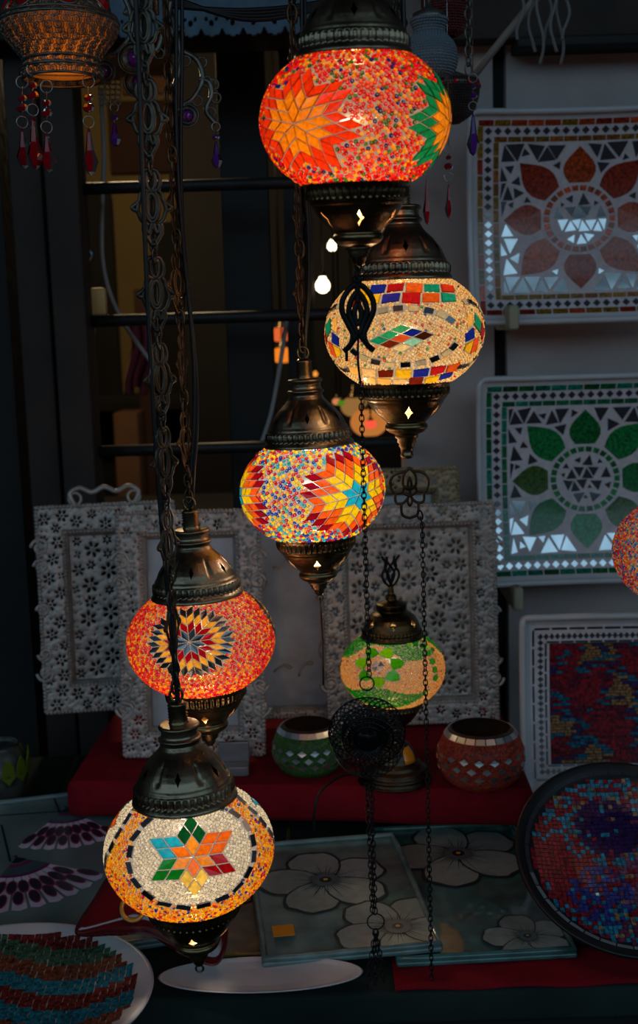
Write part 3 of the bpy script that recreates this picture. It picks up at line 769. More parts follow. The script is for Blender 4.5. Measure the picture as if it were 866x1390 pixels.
inpanel('shop_shelf', 'dark plank shelf inside the shop between the two lower bars', 'shelf', 120, 268, 535, 560, 4.25, 'blackroom', .24, ground=False)
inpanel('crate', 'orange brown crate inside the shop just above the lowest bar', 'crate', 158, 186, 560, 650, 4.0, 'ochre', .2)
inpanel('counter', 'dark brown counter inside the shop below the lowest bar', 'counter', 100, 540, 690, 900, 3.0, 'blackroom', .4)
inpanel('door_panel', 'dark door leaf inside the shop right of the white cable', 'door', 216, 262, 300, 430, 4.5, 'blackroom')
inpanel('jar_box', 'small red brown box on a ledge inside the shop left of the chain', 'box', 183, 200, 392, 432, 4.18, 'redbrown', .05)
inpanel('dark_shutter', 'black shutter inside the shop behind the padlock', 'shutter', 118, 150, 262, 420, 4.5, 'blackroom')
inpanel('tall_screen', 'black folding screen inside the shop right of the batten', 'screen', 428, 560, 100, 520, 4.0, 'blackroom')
def blur_lamp(px, py, r_px, Y, colr, power, label, name='glass_lantern', glow=1.0):
    C_ = aty(px, py, Y); r = r_px / F * Y * 1.02
    o = thing(name, label, 'lamp', C_, (0, 0, 0), 'lamps glowing deep inside the shop')
    ml = MB(); pr = [(r * math.cos(t), .8 * r * math.sin(t)) for t in np.linspace(-1.1, 1.1, 12)]; v, f = lathe(pr, 24)
    ml.add(v, f, emis('lit glass ' + label[:12], colr, glow)); ml.build('globe', o)
    mc = MB(); v, f = lathe([(0, 1.75 * r), (.12 * r, 1.7 * r), (.2 * r, 1.2 * r), (.45 * r, .9 * r), (.5 * r, .68 * r)], 20); mc.add(v, f, 'brass')
    v, f = sweep([[0, 0, 1.7 * r], [0, 0, ZTP - C_[2]]], .003, 6); mc.add(v, f, 'dark_metal'); mc.build('cap', o)
    return o
blur_lamp(381, 454, 13, 3.6, (1., .17, .04), 1, 'pinkish orange lit lantern deep in the shop, upper of two right of the plank', glow=.75)
blur_lamp(383, 482, 14, 3.5, (1., .25, .02), 1, 'orange lit lantern deep in the shop, lower of two right of the plank', glow=.9)
blur_lamp(501, 573, 25, 3.3, (.9, .30, .06), 1, 'warm lit lantern with a red glow behind the black pull chain', glow=.55)
blur_lamp(480, 552, 17, 3.5, (.75, .36, .10), 1, 'pale yellow lit lantern behind the cap of the middle lamp', glow=.38)
blur_lamp(457, 545, 6, 3.4, (.9, .3, .12), 1, 'small orange lit lantern just right of the middle lamp stem', glow=.7)
blur_lamp(503, 576, 8, 3.2, (1., .10, .05), 1, 'small red lit lantern in front of the warm one behind the pull chain', glow=1.)
blur_lamp(463, 547, 5, 3.3, (.2, .6, .02), 1, 'tiny green lit lantern right of the middle lamp cap', glow=.35)
for px, py, r, lab in ((451, 334, 6.5, 'bare white bulb glowing in the shop below the top lamp'), (438, 388, 9.5, 'bare white bulb glowing in the shop left of the black tulip pendant'), (428, 508, 3.5, 'small amber bulb glowing beside the middle lamp stem')):
    C_ = aty(px, py, 3.7); rr = r / F * 3.7
    o = thing('light_bulb', lab, 'bulb', C_, (0, 0, 0), 'bare bulbs inside the shop')
    ml = MB(); v, f = lathe([(0, -rr), (rr * .5, -rr * .87), (rr * .87, -rr * .5), (rr, 0), (rr * .87, rr * .5), (rr * .5, rr * .95), (rr * .4, rr * 1.3)], 20)
    ml.add(v, f, emis('lit bulb', (1, .82, .55) if r > 4 else (1, .35, .05), 6. if r > 4 else 1.)); ml.build('glass', o)
    mc = MB(); v, f = lathe([(rr * .42, rr * 1.25), (rr * .42, rr * 2), (0.003, rr * 2.1), (.003, ZTP - C_[2])], 12); mc.add(v, f, 'dark_metal'); mc.build('socket', o)
l = bulb(None, 15., (1, .76, .42), r=.05, name='shop_fill'); l.location = (-.55, 3.1, 2.2)  # added fill with no visible source, lifts the dark shop interior
tag(l, 'warm fill light added to brighten the shop interior', 'light')
# white cables, padlock, cloth, tie-wraps
def cable(pts, Y, r, mat, label, name='cable', cat='cable'):
    P = [aty(px, py, y_) for (px, py), y_ in zip(pts, Y if isinstance(Y, (list, tuple)) else [Y] * len(pts))]
    mb = MB(); v, f = sweep(catmull(P, 8), r, 8); mb.add(v, f, mat); return simple(name, label, cat, mb)
cable([(136, 120), (141, 200), (139, 280), (139, 350), (150, 400), (172, 445), (212, 500)], 2.2, .0042, 'white_cable', 'pale grey cable looping down behind the bars at left')
cable([(390, 428), (381, 490), (368, 560), (352, 610), (330, 680)], 2.2, .004, 'white_cable', 'pale straight cable slanting down left of the middle lamp')
cable([(128, 446), (122, 500), (116, 540)], 2.2, .0032, 'white_cable', 'short pale cable hanging below the padlock')
C_ = aty(131, 410, 2.15); o = thing('padlock', 'brass padlock with a steel shackle hanging at the left of the window', 'padlock', C_)
mb = MB(); v, f = box(0, 0, 0, .036, .018, .050, .004); mb.add(v, f, pmat('dull brass', c(214, 172, 110), .5, .3)); mb.build('body', o)
mb = MB(); v, f = sweep(catmull([[-.012, 0, .02], [-.013, 0, .06], [-.004, 0, .085], [-.02, 0, .09], [-.04, 0, .085]], 6), .0032, 8); mb.add(v, f, pmat('steel shackle', c(130, 150, 170), .3, .9)); mb.build('shackle', o)
mb = MB(); P0 = aty(168, 432, 2.5); P1 = aty(212, 530, 2.5); nx, nz = 26, 24; V = []
for i in range(nz):
    for j in range(nx):
        s, t = j / (nx - 1), i / (nz - 1); wv = .016 * math.sin(s * 17 + t * 3) * (.3 + t)
        V.append([P0[0] + (P1[0] - P0[0]) * (s * (1 - .3 * t) + .12 * t) + .01 * math.sin(5 * t), 2.5 + wv, P0[2] + (P1[2] - P0[2]) * (t + .06 * math.sin(s * 9) * t)])
mb.add(V, grid_faces(nz, nx, False), pmat('dusky pink cloth', c(140, 60, 74), .9, noise=.2)); o = mb.build('cloth'); so = o.modifiers.new('s', 'SOLIDIFY'); so.thickness = .003
tag(o, 'dusky pink cloth hanging inside the window below the middle bar', 'cloth')

# ------------------------------------------------------------------ square mosaic trays
def planar(name, label, cat, C_, tilt, yaw, group=None, roll=0.):
    o = thing(name, label, cat, C_, (0, 0, 0), group); o.rotation_euler = (tilt, roll, yaw); return o
class Dish:
    """shallow square dish, u,v in -1..1, front towards local -y"""
    def __init__(s, W, H, sag, flare, bow): s.W, s.H, s.sag, s.flare, s.bow = W / 2, H / 2, sag, flare, bow
    def pt(s, U, off=0.):
        U = np.asarray(U, float).reshape(-1, 2); u, v = U[:, 0], U[:, 1]
        x = s.W * u * (1 - s.bow * (1 - v * v) * .0 - s.bow * v * v * 0) * (1 + s.bow * v ** 2 * 1.) ; z = s.H * v * (1 + s.bow * u ** 2)
        e = 1e-3
        def dep(u_, v_): return s.sag * (.62 * v_ ** 2 + .38 * u_ ** 2) + s.flare * (np.clip(np.maximum(abs(u_), abs(v_)) - .86, 0, 1) / .14) ** 2
        y = -dep(u, v); gx = -(dep(u + e, v) - dep(u - e, v)) / (2 * e) / s.W; gz = -(dep(u, v + e) - dep(u, v - e)) / (2 * e) / s.H
        n = np.stack([gx, -np.ones_like(gx), gz], -1); n /= np.linalg.norm(n, axis=1)[:, None]
        return np.stack([x, y, z], -1) + n * off
    def body(s, mb, mat, thick=.006, n=44, rim=.012):
        t = np.linspace(-1, 1, n); uu, vv = np.meshgrid(t, t); sq = np.stack([uu.ravel(), vv.ravel()], -1)
        # round the corners a little
        r = np.maximum(0, np.abs(sq) - .93); k = np.hypot(r[:, 0], r[:, 1]); ov = np.maximum(k, 1e-9); q = np.minimum(1, .07 / ov)
        sq = np.where((k > .07)[:, None], np.sign(sq) * (.93 + r * q[:, None]), sq)
        f = grid_faces(n, n, False)
        fr = s.pt(sq, 0.); bk = fr + [0, thick, 0]
        mb.add(fr, f[:, ::1], mat); mb.add(bk, f[:, ::-1], mat)
        idx = [i for i in range(n)] + [i * n + n - 1 for i in range(1, n)] + [(n - 1) * n + i for i in range(n - 2, -1, -1)] + [i * n for i in range(n - 2, 0, -1)]
        P = (fr[idx] + bk[idx]) / 2; v, ff = sweep(P, thick * .95, 8, True); mb.add(v, ff, mat)
    def tiles(s, mb, items, h=.0012):
        """items (poly, colour, material, subdiv)"""
        for P, cc, mt, sub in items:
            P = np.array(P, float)
            if np.cross(np.append(P[1] - P[0], 0), np.append(P[2] - P[1], 0))[2] < 0: P = P[::-1]
            k = len(P); c0 = P.mean(0)
            if not sub:
                lo = s.pt(P, -.0004); hi = s.pt(c0 + (P - c0) * .95, h)
                nrm = np.cross(hi[1] - hi[0], hi[2] - hi[0]); 
                side = np.array([[a_, (a_ + 1) % k, k + (a_ + 1) % k, k + a_] for a_ in range(k)])
                mb.add(np.concatenate([lo, hi]), [side, np.array([[k + a_ for a_ in range(k)]])], mt, cc, False)
            else:
                rings = [s.pt(P, -.0004)] + [s.pt(c0 + (P - c0) * q, h) for q in (.975, .8, .55, .28)]
                v = np.concatenate(rings + [s.pt(c0[None], h)]); f = grid_faces(5, k)
                fan = np.array([[4 * k + a_, 4 * k + (a_ + 1) % k, 5 * k] for a_ in range(k)])
                mb.add(v, [f, fan], mt, cc, False)
def shards(blocked, half, sizes, seed, tries=900, res=260, gap=.012):
    """mirror shards: triangles of falling size packed at random into the free part of the square -half..half"""
    r2 = np.random.default_rng(seed); g = np.linspace(-half, half, res); X, Y = np.meshgrid(g, g); occ = blocked(X, Y); st = g[1] - g[0]; out = []
    def claim(t, gp):
        big = t.mean(0) + (t - t.mean(0)) * gp; k = 2; i0, i1 = np.searchsorted(g, [big[:, 1].min(), big[:, 1].max()]); j0, j1 = np.searchsorted(g, [big[:, 0].min(), big[:, 0].max()])
        XX, YY = X[i0:i1 + 1, j0:j1 + 1], Y[i0:i1 + 1, j0:j1 + 1]; m_ = inpoly(big, np.stack([XX.ravel(), YY.ravel()], -1)).reshape(XX.shape)
        if not m_.any() or (occ[i0:i1 + 1, j0:j1 + 1] & m_).mean() * m_.size / m_.sum() > .0: return False
        occ[i0:i1 + 1, j0:j1 + 1] |= m_; return True
    for off in (0., .5, .25, .75):                            # courses of alternating triangles, then strays in what is left
        stp = sizes[0] * 1.45; n = int(2 * half / stp)
        stp = 2 * half / n
        for i in range(n):
            y0, y1 = -half + i * stp, -half + (i + 1) * stp; xs = np.arange(-half - stp, half + stp, stp * .5) + (i % 2) * stp * .3 + off * stp; xs = xs + r2.uniform(-.12, .12, len(xs)) * stp
            for j in range(len(xs) - 2):
                ya, yb = (y0, y1) if j % 2 else (y1, y0)
                t = np.array([(xs[j], ya), (xs[j + 2], ya), (xs[j + 1], yb)])
                if j % 2 == 0: t = t
                t = np.clip(t, -half, half); t = t.mean(0) + (t - t.mean(0)) * .84 + r2.uniform(-.10, .10, (3, 2)) * stp * .8; t = np.clip(t, -half, half)
                a_ = t[1] - t[0]; b_ = t[2] - t[0]
                if abs(a_[0] * b_[1] - a_[1] * b_[0]) < .3 * (stp * .8) ** 2: continue
                if claim(t, 1.02): out.append(t)
    for s in sizes:
        free = np.argwhere(~occ)
        for _ in range(tries):
            i, j = free[r2.integers(len(free))]
            if occ[i, j]: continue
            a0 = r2.uniform(0, 2 * PI); d = [0, r2.uniform(1.9, 2.3), r2.uniform(3.9, 4.4)]; rr = s * r2.uniform(.85, 1.15)
            cx, cy = g[j], g[i]; t = np.array([(cx + rr * math.cos(a0 + q), cy + rr * math.sin(a0 + q)) for q in d])
            big = t.mean(0) + (t - t.mean(0)) * (1 + gap / rr * 1.6)
            if np.abs(t).max() > half: continue
            k = int(rr * 1.3 / st) + 2; i0, i1, j0, j1 = max(0, i - k), i + k, max(0, j - k), j + k; XX, YY = X[i0:i1, j0:j1], Y[i0:i1, j0:j1]
            m_ = inpoly(big, np.stack([XX.ravel(), YY.ravel()], -1)).reshape(XX.shape)
            if (occ[i0:i1, j0:j1] & m_).any(): continue
            occ[i0:i1, j0:j1] |= m_; out.append(t)
    return out
def leaf(cx, cy, ang, r0, r1, w_, n=7):
    """pointed petal from radius r0 to r1"""
    ts = np.linspace(0, 1, n + 1); L_ = []; 
    for t in ts:
        hw = w_ * (math.sin(PI * min(1, t * .5 / .36)) if t < .36 else 1) * (1 if t < .36 else math.cos((t - .36) / .64 * PI / 2) ** 1.1)
        if t < .36: hw = w_ * (.62 + .38 * math.sin(t / .36 * PI / 2))
        L_.append((r0 + (r1 - r0) * t, hw))
    pts = [(r, h) for r, h in L_] + [(r, -h) for r, h in L_[-2::-1]]
    ca, sa = math.cos(ang), math.sin(ang)
    return [(cx + r * ca - h * sa, cy + r * sa + h * ca) for r, h in pts]
def flower_tray(label, C_, W, H, petal_cols, strip_cols, dotm, seed, yaw=0., tilt=0., roll=0., sag=.043):
    o = planar('mosaic_tray', label, 'tray', C_, tilt, yaw, 'mirror flower trays on the wall', roll)
    D = Dish(W, H, sag, .008, -.0); r2 = np.random.default_rng(seed)
    mb = MB(); D.body(mb, 'ceramic'); mb.build('dish', o)
    mb = MB(); g = [(-.9, -.9), (.9, -.9), (.9, .9), (-.9, .9)]
    n = 30; t = np.linspace(-.94, .94, n); uu, vv = np.meshgrid(t, t); mb.add(D.pt(np.stack([uu.ravel(), vv.ravel()], -1), .0004), grid_faces(n, n, False), 'grey_grout')
    it = []
    def strip(r, hw, n_, cols):
        L_ = 2 * r / n_
        for sd in range(4):
            for k in range(n_):
                a0 = -r - hw + k * L_ + .003; a1 = a0 + L_ - .006
                P = [(a0, r - hw), (a1, r - hw), (a1, r + hw), (a0, r + hw)]
                for _ in range(sd): P = [(-y, x) for x, y in P]
                it.append((P, vary([cols[r2.integers(len(cols))]], .35)[0], 'glitter', False))
    strip(.905, .026, 12, strip_cols[0]); strip(.758, .024, 12, strip_cols[1])
    nd = 19; r = .832
    for sd in range(4):
        for k in range(nd):
            x = -r + 2 * r * k / nd; P = [(x - .037, r), (x, r - .038), (x + .037, r), (x, r + .038)]
            for _ in range(sd): P = [(-y, x_) for x_, y in P]
            it.append((P, (.5, .5, .5), dotm, False))
    pets = []
    for k in range(8):
        a_ = PI / 2 + k * PI / 4; cl = petal_cols[k % len(petal_cols)]
        pf = leaf(0, 0, a_, .345, .69 if k % 2 == 0 else .77, .150); pets.append(np.array(pf))
        it.append((pf, cl, 'glitter', True))
    for k in range(26):
        a_ = 2 * PI * k / 26; q = .095; P = [(rr * math.cos(a_ + s * q), rr * math.sin(a_ + s * q)) for rr, s in ((.272, -1), (.325, -1), (.325, 1), (.272, 1))]
        it.append((P, vary([petal_cols[0]], .4)[0] * 1.1, 'glitter', False))
    def blk(X, Y):
        q = np.stack([X.ravel(), Y.ravel()], -1); m_ = np.hypot(q[:, 0], q[:, 1]) < .34
        for P in pets: m_ |= inpoly(P.mean(0) + (P - P.mean(0)) * 1.06, q)
        return m_.reshape(X.shape)
    tris = shards(blk, .722, (.115, .10, .085, .07, .055, .042), seed)
    tris += shards(lambda X, Y: np.hypot(X, Y) > .258, .26, (.085, .07, .055, .042, .03), seed + 1, 500)
    for t in tris: it.append((t, (.5, .5, .5), 'mirror_soft', False))
    D.tiles(mb, it); mb.build('mosaic', o)
    return o
M['mirror_soft'] = pmat('aged mirror shard', c(196, 200, 206), .10, 1., noise=.12, nscale=30)
ORB, RBR, YO = c(176, 64, 22), c(150, 44, 22), c(140, 100, 24)
GRN, TL, GR2 = c(10, 104, 48), c(14, 112, 92), c(60, 90, 30)
flower_tray('white square tray with a rust red mirror-mosaic flower, on the wall at upper right', aty(786, 297, 2.10) , .385, .352, [ORB, RBR, c(160, 56, 24)], [[RBR, ORB, YO], [YO, c(150, 84, 26)]], 'mirror_soft', 21, roll=0., tilt=-.05)
flower_tray('white square tray with a green mirror-mosaic flower, on the wall below the red one', aty(794, 650, 2.10), .385, .362, [GRN, c(18, 120, 60), GR2], [[c(6, 84, 44), TL], [c(8, 100, 60), TL]], 'mirror_soft', 33, tilt=-.09, sag=.041)
# wooden pegs that carry them
for px, py, lab in ((684, 432, 'pale wooden peg under the lower left corner of the red mosaic tray'), (690, 796, 'pale wooden peg under the lower left corner of the green mosaic tray')):
    p = aty(px, py, 2.12); mb = MB(); v, f = box(p[0], 2.09, p[2], .018, .158, .042, .005); mb.add(v, f, pmat('pale wood', c(176, 166, 140), .7)); simple('wall_peg', lab, 'peg', mb, 'pegs under the wall trays')

TZ_ = .75
# third mosaic tray, brickwork of flecked glass, and round plate
C_ = np.array([atz(828, 975, 1.86)[0], 1.83, TZ_ + .146]); o = planar('mosaic_tray', 'white-rimmed square tray of dark red and turquoise mosaic bricks, standing behind the round plate', 'tray', C_, -.10, -.05)
D = Dish(.262, .285, .018, .012, 0); mb = MB(); D.body(mb, 'ceramic'); mb.build('dish', o)
mb = MB(); n = 24; t = np.linspace(-.9, .9, n); uu, vv = np.meshgrid(t, t); mb.add(D.pt(np.stack([uu.ravel(), vv.ravel()], -1), .0004), grid_faces(n, n, False), 'grey_grout')
M['dark_grout'] = pmat('dark grout', c(44, 34, 40), .8)
uu, vv = np.meshgrid(np.linspace(-.66, .66, n), np.linspace(-.69, .69, n)); mb.add(D.pt(np.stack([uu.ravel(), vv.ravel()], -1), .0007), grid_faces(n, n, False), 'dark_grout')
r2 = np.random.default_rng(4); it = []
def blotch(u, v, s=0.):
    q = math.sin(3.1 * u + 2 * v + s) + math.sin(5.3 * v - 2.2 * u + 1.3 + s) + .9 * math.sin(7 * u * v + 3 * u + s) + r2.uniform(-1.1, 1.1)
    return c(150, 26, 40) if q < -.5 else c(110, 22, 46) if q < .3 else c(24, 100, 130) if q < .9 else c(60, 40, 90) if q < 1.5 else c(150, 110, 70)
rows = 40
for i in range(rows):
    v0 = -.68 + 1.36 * i / rows; x = -.66 - r2.uniform(0, .06)
    while x < .66:
        w_ = r2.uniform(.06, .15); a_, b_ = max(x, -.66), min(x + w_, .66)
        if b_ - a_ > .02: it.append(([(a_ + .004, v0 + .003), (b_ - .004, v0 + .003), (b_ - .004, v0 + 1.36 / rows - .003), (a_ + .004, v0 + 1.36 / rows - .003)], blotch(a_ * 2, v0 * 2), 'glitter', False))
        x += w_
for rr, nn in ((.77, 22),):
    for sd in range(4):
        for k in range(nn):
            x = -rr + 2 * rr * k / nn; P = [(x - .034, rr), (x, rr - .038), (x + .034, rr), (x, rr + .038)]
            for _ in range(sd): P = [(-y, x_) for x_, y in P]
            it.append((P, (.5, .5, .5), 'mirror_dark', False))
for rr, hw in ((.86, .014), (.705, .012)):
    for sd in range(4):
        for k in range(8):
            a0 = -rr + k * rr / 4 + .01; P = [(a0, rr - hw), (a0 + rr / 4 - .02, rr - hw), (a0 + rr / 4 - .02, rr + hw), (a0, rr + hw)]
            for _ in range(sd): P = [(-y, x_) for x_, y in P]
            it.append((P, c(70, 72, 80), 'mirror_dark', False))
D.tiles(mb, it); mb.build('mosaic', o)

def round_plate(label, C_, r, tilt, yaw, colf, seed, rimm, mirror_rim=True, sx=1., roll=0., rim_w=.06, tile=.048):
    o = planar('mosaic_plate', label, 'plate', C_, tilt, yaw, None, roll)
    mb = MB(); pr = [(0, .0), (.5, 0), (.85, -.05), (.98, -.12), (1.0, -.125), (1.02, -.11), (1.01, -.08), (.88, .02), (.6, .06), (0, .06)]
    v, f = lathe([(a_ * r, b_ * r) for a_, b_ in refine(pr, .04)], 96); v = v * [sx, 1, 1]; mb.add(v @ Rx(-PI / 2).T, f, rimm); mb.build('dish', o)
    def pt(U, off):
        R_0 = np.hypot(U[:, 0], U[:, 1]); d = np.interp(R_0, [0, .5, .85, .98], [0, 0, -.05, -.12])
        return np.stack([U[:, 0] * r * sx, d * r - off, U[:, 1] * r], -1)
    r2 = np.random.default_rng(seed); mb = MB(); lim = .93 - rim_w
    q = 1.0 * tile
    nr = int(2 * lim / q)
    for i in range(nr):
        for j in range(nr):
            u, v_ = -lim + (i + .5) * q + .05 * q * math.sin(j * 1.7), -lim + (j + .5) * q + .06 * q * math.sin(i * .9)
            if math.hypot(u, v_) > lim - q * .3: continue
            h = q * .46; P = np.array([[u - h, v_ - h], [u + h, v_ - h], [u + h, v_ + h], [u - h, v_ + h]]) + r2.normal(0, q * .05, (4, 2))
            lo, hi = pt(P, 0.), pt(u + 0 * P + (P - [u, 0]) * [.95, 1], .0012)
            hi = pt(np.array([u, v_]) + (P - [u, v_]) * .93, .0012)
            mb.add(np.concatenate([lo, hi]), np.array([[0, 1, 5, 4], [1, 2, 6, 5], [2, 3, 7, 6], [3, 0, 4, 7], [4, 5, 6, 7]]), 'glitter', colf(u, v_, r2), False)
    if mirror_rim:
        n_ = 40
        for k in range(n_):
            a0, a1 = 2 * PI * (k + .04) / n_, 2 * PI * (k + .96) / n_; P = np.array([(R_1 * math.cos(a_), R_1 * math.sin(a_)) for R_1, a_ in ((lim + .02, a0), (lim + .02, a1), (lim + rim_w, a1), (lim + rim_w, a0))])
            mb.add(np.concatenate([pt(P, 0), pt(P, .0014)]), np.array([[0, 1, 5, 4], [1, 2, 6, 5], [2, 3, 7, 6], [3, 0, 4, 7], [4, 5, 6, 7]]), 'mirror_soft', (.5, .5, .5), False)
    if mb.n: mb.build('mosaic', o)
    return o
def pc1(u, v, r2):
    s = math.sin(4 * u + 1) + math.sin(5 * v + 2 * u) + r2.uniform(-1.3, 1.3)
    if math.hypot(u + .1, v - .35) < .3 and r2.uniform() < .85: return c(44, 26, 84)
    if math.hypot(u + .3, v + .35) < .3 and r2.uniform() < .6: return c(50, 60, 140)
    if math.hypot(u - .15, v + .25) < .3 and r2.uniform() < .6: return c(130, 80, 110)
    return c(140, 28, 44) if s < -.3 else c(30, 130, 160) if s < 1. else c(150, 120, 90) if s < 1.3 else c(110, 50, 80)
o = round_plate('round black-rimmed plate of turquoise, red and purple mosaic, leaning at lower right', hitz(850, 1168, TZ_ + .088), .136, -1.0, .0, pc1, 6, pmat('black rim', c(22, 24, 28), .35), sx=1.0, tile=.043)
q = np.array(o.location); mb = MB(); v, f = box(0, .062, -.045, .05, .006, .084, .002); mb.add(v, f, 'wood_black'); e_ = mb.build('easel_foot', o); e_.rotation_euler = (1.0, 0, 0); e_.location = (0, .012, .03)

# ------------------------------------------------------------------ lower display table and red shelf
TZ = .75
tf = hitz(430, 1352, TZ)[1]
M['table_cloth'] = pmat('dark green grey cloth', c(40, 50, 48), .9, noise=.3, nscale=7, spec=.1)
mb = MB(); bx(mb, -1.0, 1.2, tf, 2.06, TZ - .04, TZ, 'table_cloth', .006)
o = thing('display_table', 'dark cloth-covered display table under the trays along the bottom', 'table', (0, 1.7, 0)); q = mb.build('tabletop', o); q.location = (0, -1.7, 0)
mb = MB(); bx(mb, -.98, 1.18, tf + .012, tf + .03, .0, TZ - .042, 'blackroom'); q = mb.build('front_panel', o); q.location = (0, -1.7, 0)
for sx in (-.92, 1.12):
    for sy in (tf + .07, 2.0):
        mb = MB(); bx(mb, sx - .03, sx + .03, sy - .03, sy + .03, 0, TZ - .042, 'wood_black', .003); q = mb.build('leg', o); q.location = (0, -1.7, 0)
SZ = .847
fl, fr2, bl, br = hitz(97, 1060, SZ), hitz(718, 1071, SZ), hitz(152, 985, SZ), hitz(700, 985, SZ)
bl[1] = br[1] = 2.06; br[0] = .300
o = thing('cloth_riser', 'low riser covered in crimson cloth, carrying the green table lamp and two bowls', 'riser', (fl[0] * .5 + fr2[0] * .5, 1.85, TZ))
oc = np.array(o.location)
nu, nv = 40, 14; V = []
def rim_pt(u, v, k): pass
# top surface with rounded front, thin overhanging cloth
top = []
for i in range(nv):
    t = i / (nv - 1)
    for j in range(nu):
        s = j / (nu - 1); a_ = fl + (fr2 - fl) * s; b_ = bl + (br - bl) * s; p = a_ + (b_ - a_) * t; top.append([p[0], p[1], SZ + .0012 * math.sin(s * 14 + t * 4)])
ed = []
prof = [(.0, .0), (-.004, -.003), (-.007, -.010), (-.0075, -.03), (-.007, -.046), (-.003, -.054), (.004, -.056)]
loopi = [(j, 0) for j in range(nu)] + [(nu - 1, i) for i in range(1, nv)] + [(j, nv - 1) for j in range(nu - 2, -1, -1)] + [(0, i) for i in range(nv - 2, 0, -1)]
base = np.array([top[i * nu + j] for j, i in loopi]); cen = base.mean(0); tang = np.roll(base, -1, 0) - np.roll(base, 1, 0); nrm = np.stack([tang[:, 1], -tang[:, 0], 0 * tang[:, 0]], -1); nrm /= np.linalg.norm(nrm, axis=1)[:, None]
V2 = [];
for q, (dx, dz) in enumerate(prof):
    k = np.arange(len(base)); wob = .0012 * np.sin(k * .7) * (q > 2)
    V2.append(base + nrm * (-dx + wob)[:, None] + np.array([0, 0, dz]))
mb = MB(); mb.add(np.array(top) - oc, grid_faces(nv, nu, False), 'redcloth'); mb.add(np.concatenate(V2) - oc, grid_faces(len(prof), len(base)), 'redcloth'); mb.build('cloth', o)
mb = MB(); m_ = (fl + fr2 + bl + br) / 4
v = np.array([fl, fr2, br, bl]); v = m_ + (v - m_) * .985; v[:, 2] = SZ - .004; lo_ = v.copy(); lo_[:, 2] = SZ - .054
mb.add(np.concatenate([v, lo_]) - oc, np.array([[0, 1, 2, 3], [7, 6, 5, 4], [0, 4, 5, 1], [1, 5, 6, 2], [2, 6, 7, 3], [3, 7, 4, 0]]), 'wood_black', smooth=False)
mb.build('board', o)
for s_ in (.12, .5, .88):
    q = bl + (br - bl) * s_; mb = MB(); v, f = box(q[0] - oc[0], q[1] - .10 - oc[1], (TZ + SZ - .054) / 2 - oc[2], .06, .12, SZ - .054 - TZ, .003); mb.add(v, f, 'wood_black'); mb.build('support_block', o)
# ------------------------------------------------------------------ pierced lace trays
def pack(x0, x1, y0, y1, radii, seed, gap=.0, inside=None, tries=260, sym=True):
    r2 = np.random.default_rng(seed); out = []
    for r in radii:
        for _ in range(tries):
            x = r2.uniform(x0 + r, x1 - r); y = r2.uniform(y0 + r, y1 - r)
            if sym and abs(x) < r: x = 0. if r2.uniform() < .5 else math.copysign(r + gap / 2, x)
            if inside and not inside(x, y, r): continue
            if out and np.min(np.hypot(np.array([o[0] for o in out]) - x, np.array([o[1] for o in out]) - y) - np.array([o[2] for o in out])) < r + gap: continue
            out.append((x, y, r))
            if sym and abs(x) > 1e-6: out.append((-x, y, r))
    return out
def holes_of(rosettes, seed=0):
    """each rosette is a ring of leaf-shaped openings round a small one"""
    H_ = []
    r2 = np.random.default_rng(seed)
    for x, y, r in rosettes:
        n = 6 if r > .0088 else 4 if r > .0052 else 1
        if n == 1: H_.append((x, y, r * .55, r * .42, math.atan2(y, x))); continue
        a0 = math.atan2(y, x)
        for k in range(n):
            a_ = a0 + 2 * PI * k / n; H_.append((x + .60 * r * math.cos(a_), y + .60 * r * math.sin(a_), r * .31, r * (.20 if n == 6 else .24), a_))
        H_.append((x, y, r * .15, r * .15, 0))
    return np.array(H_)
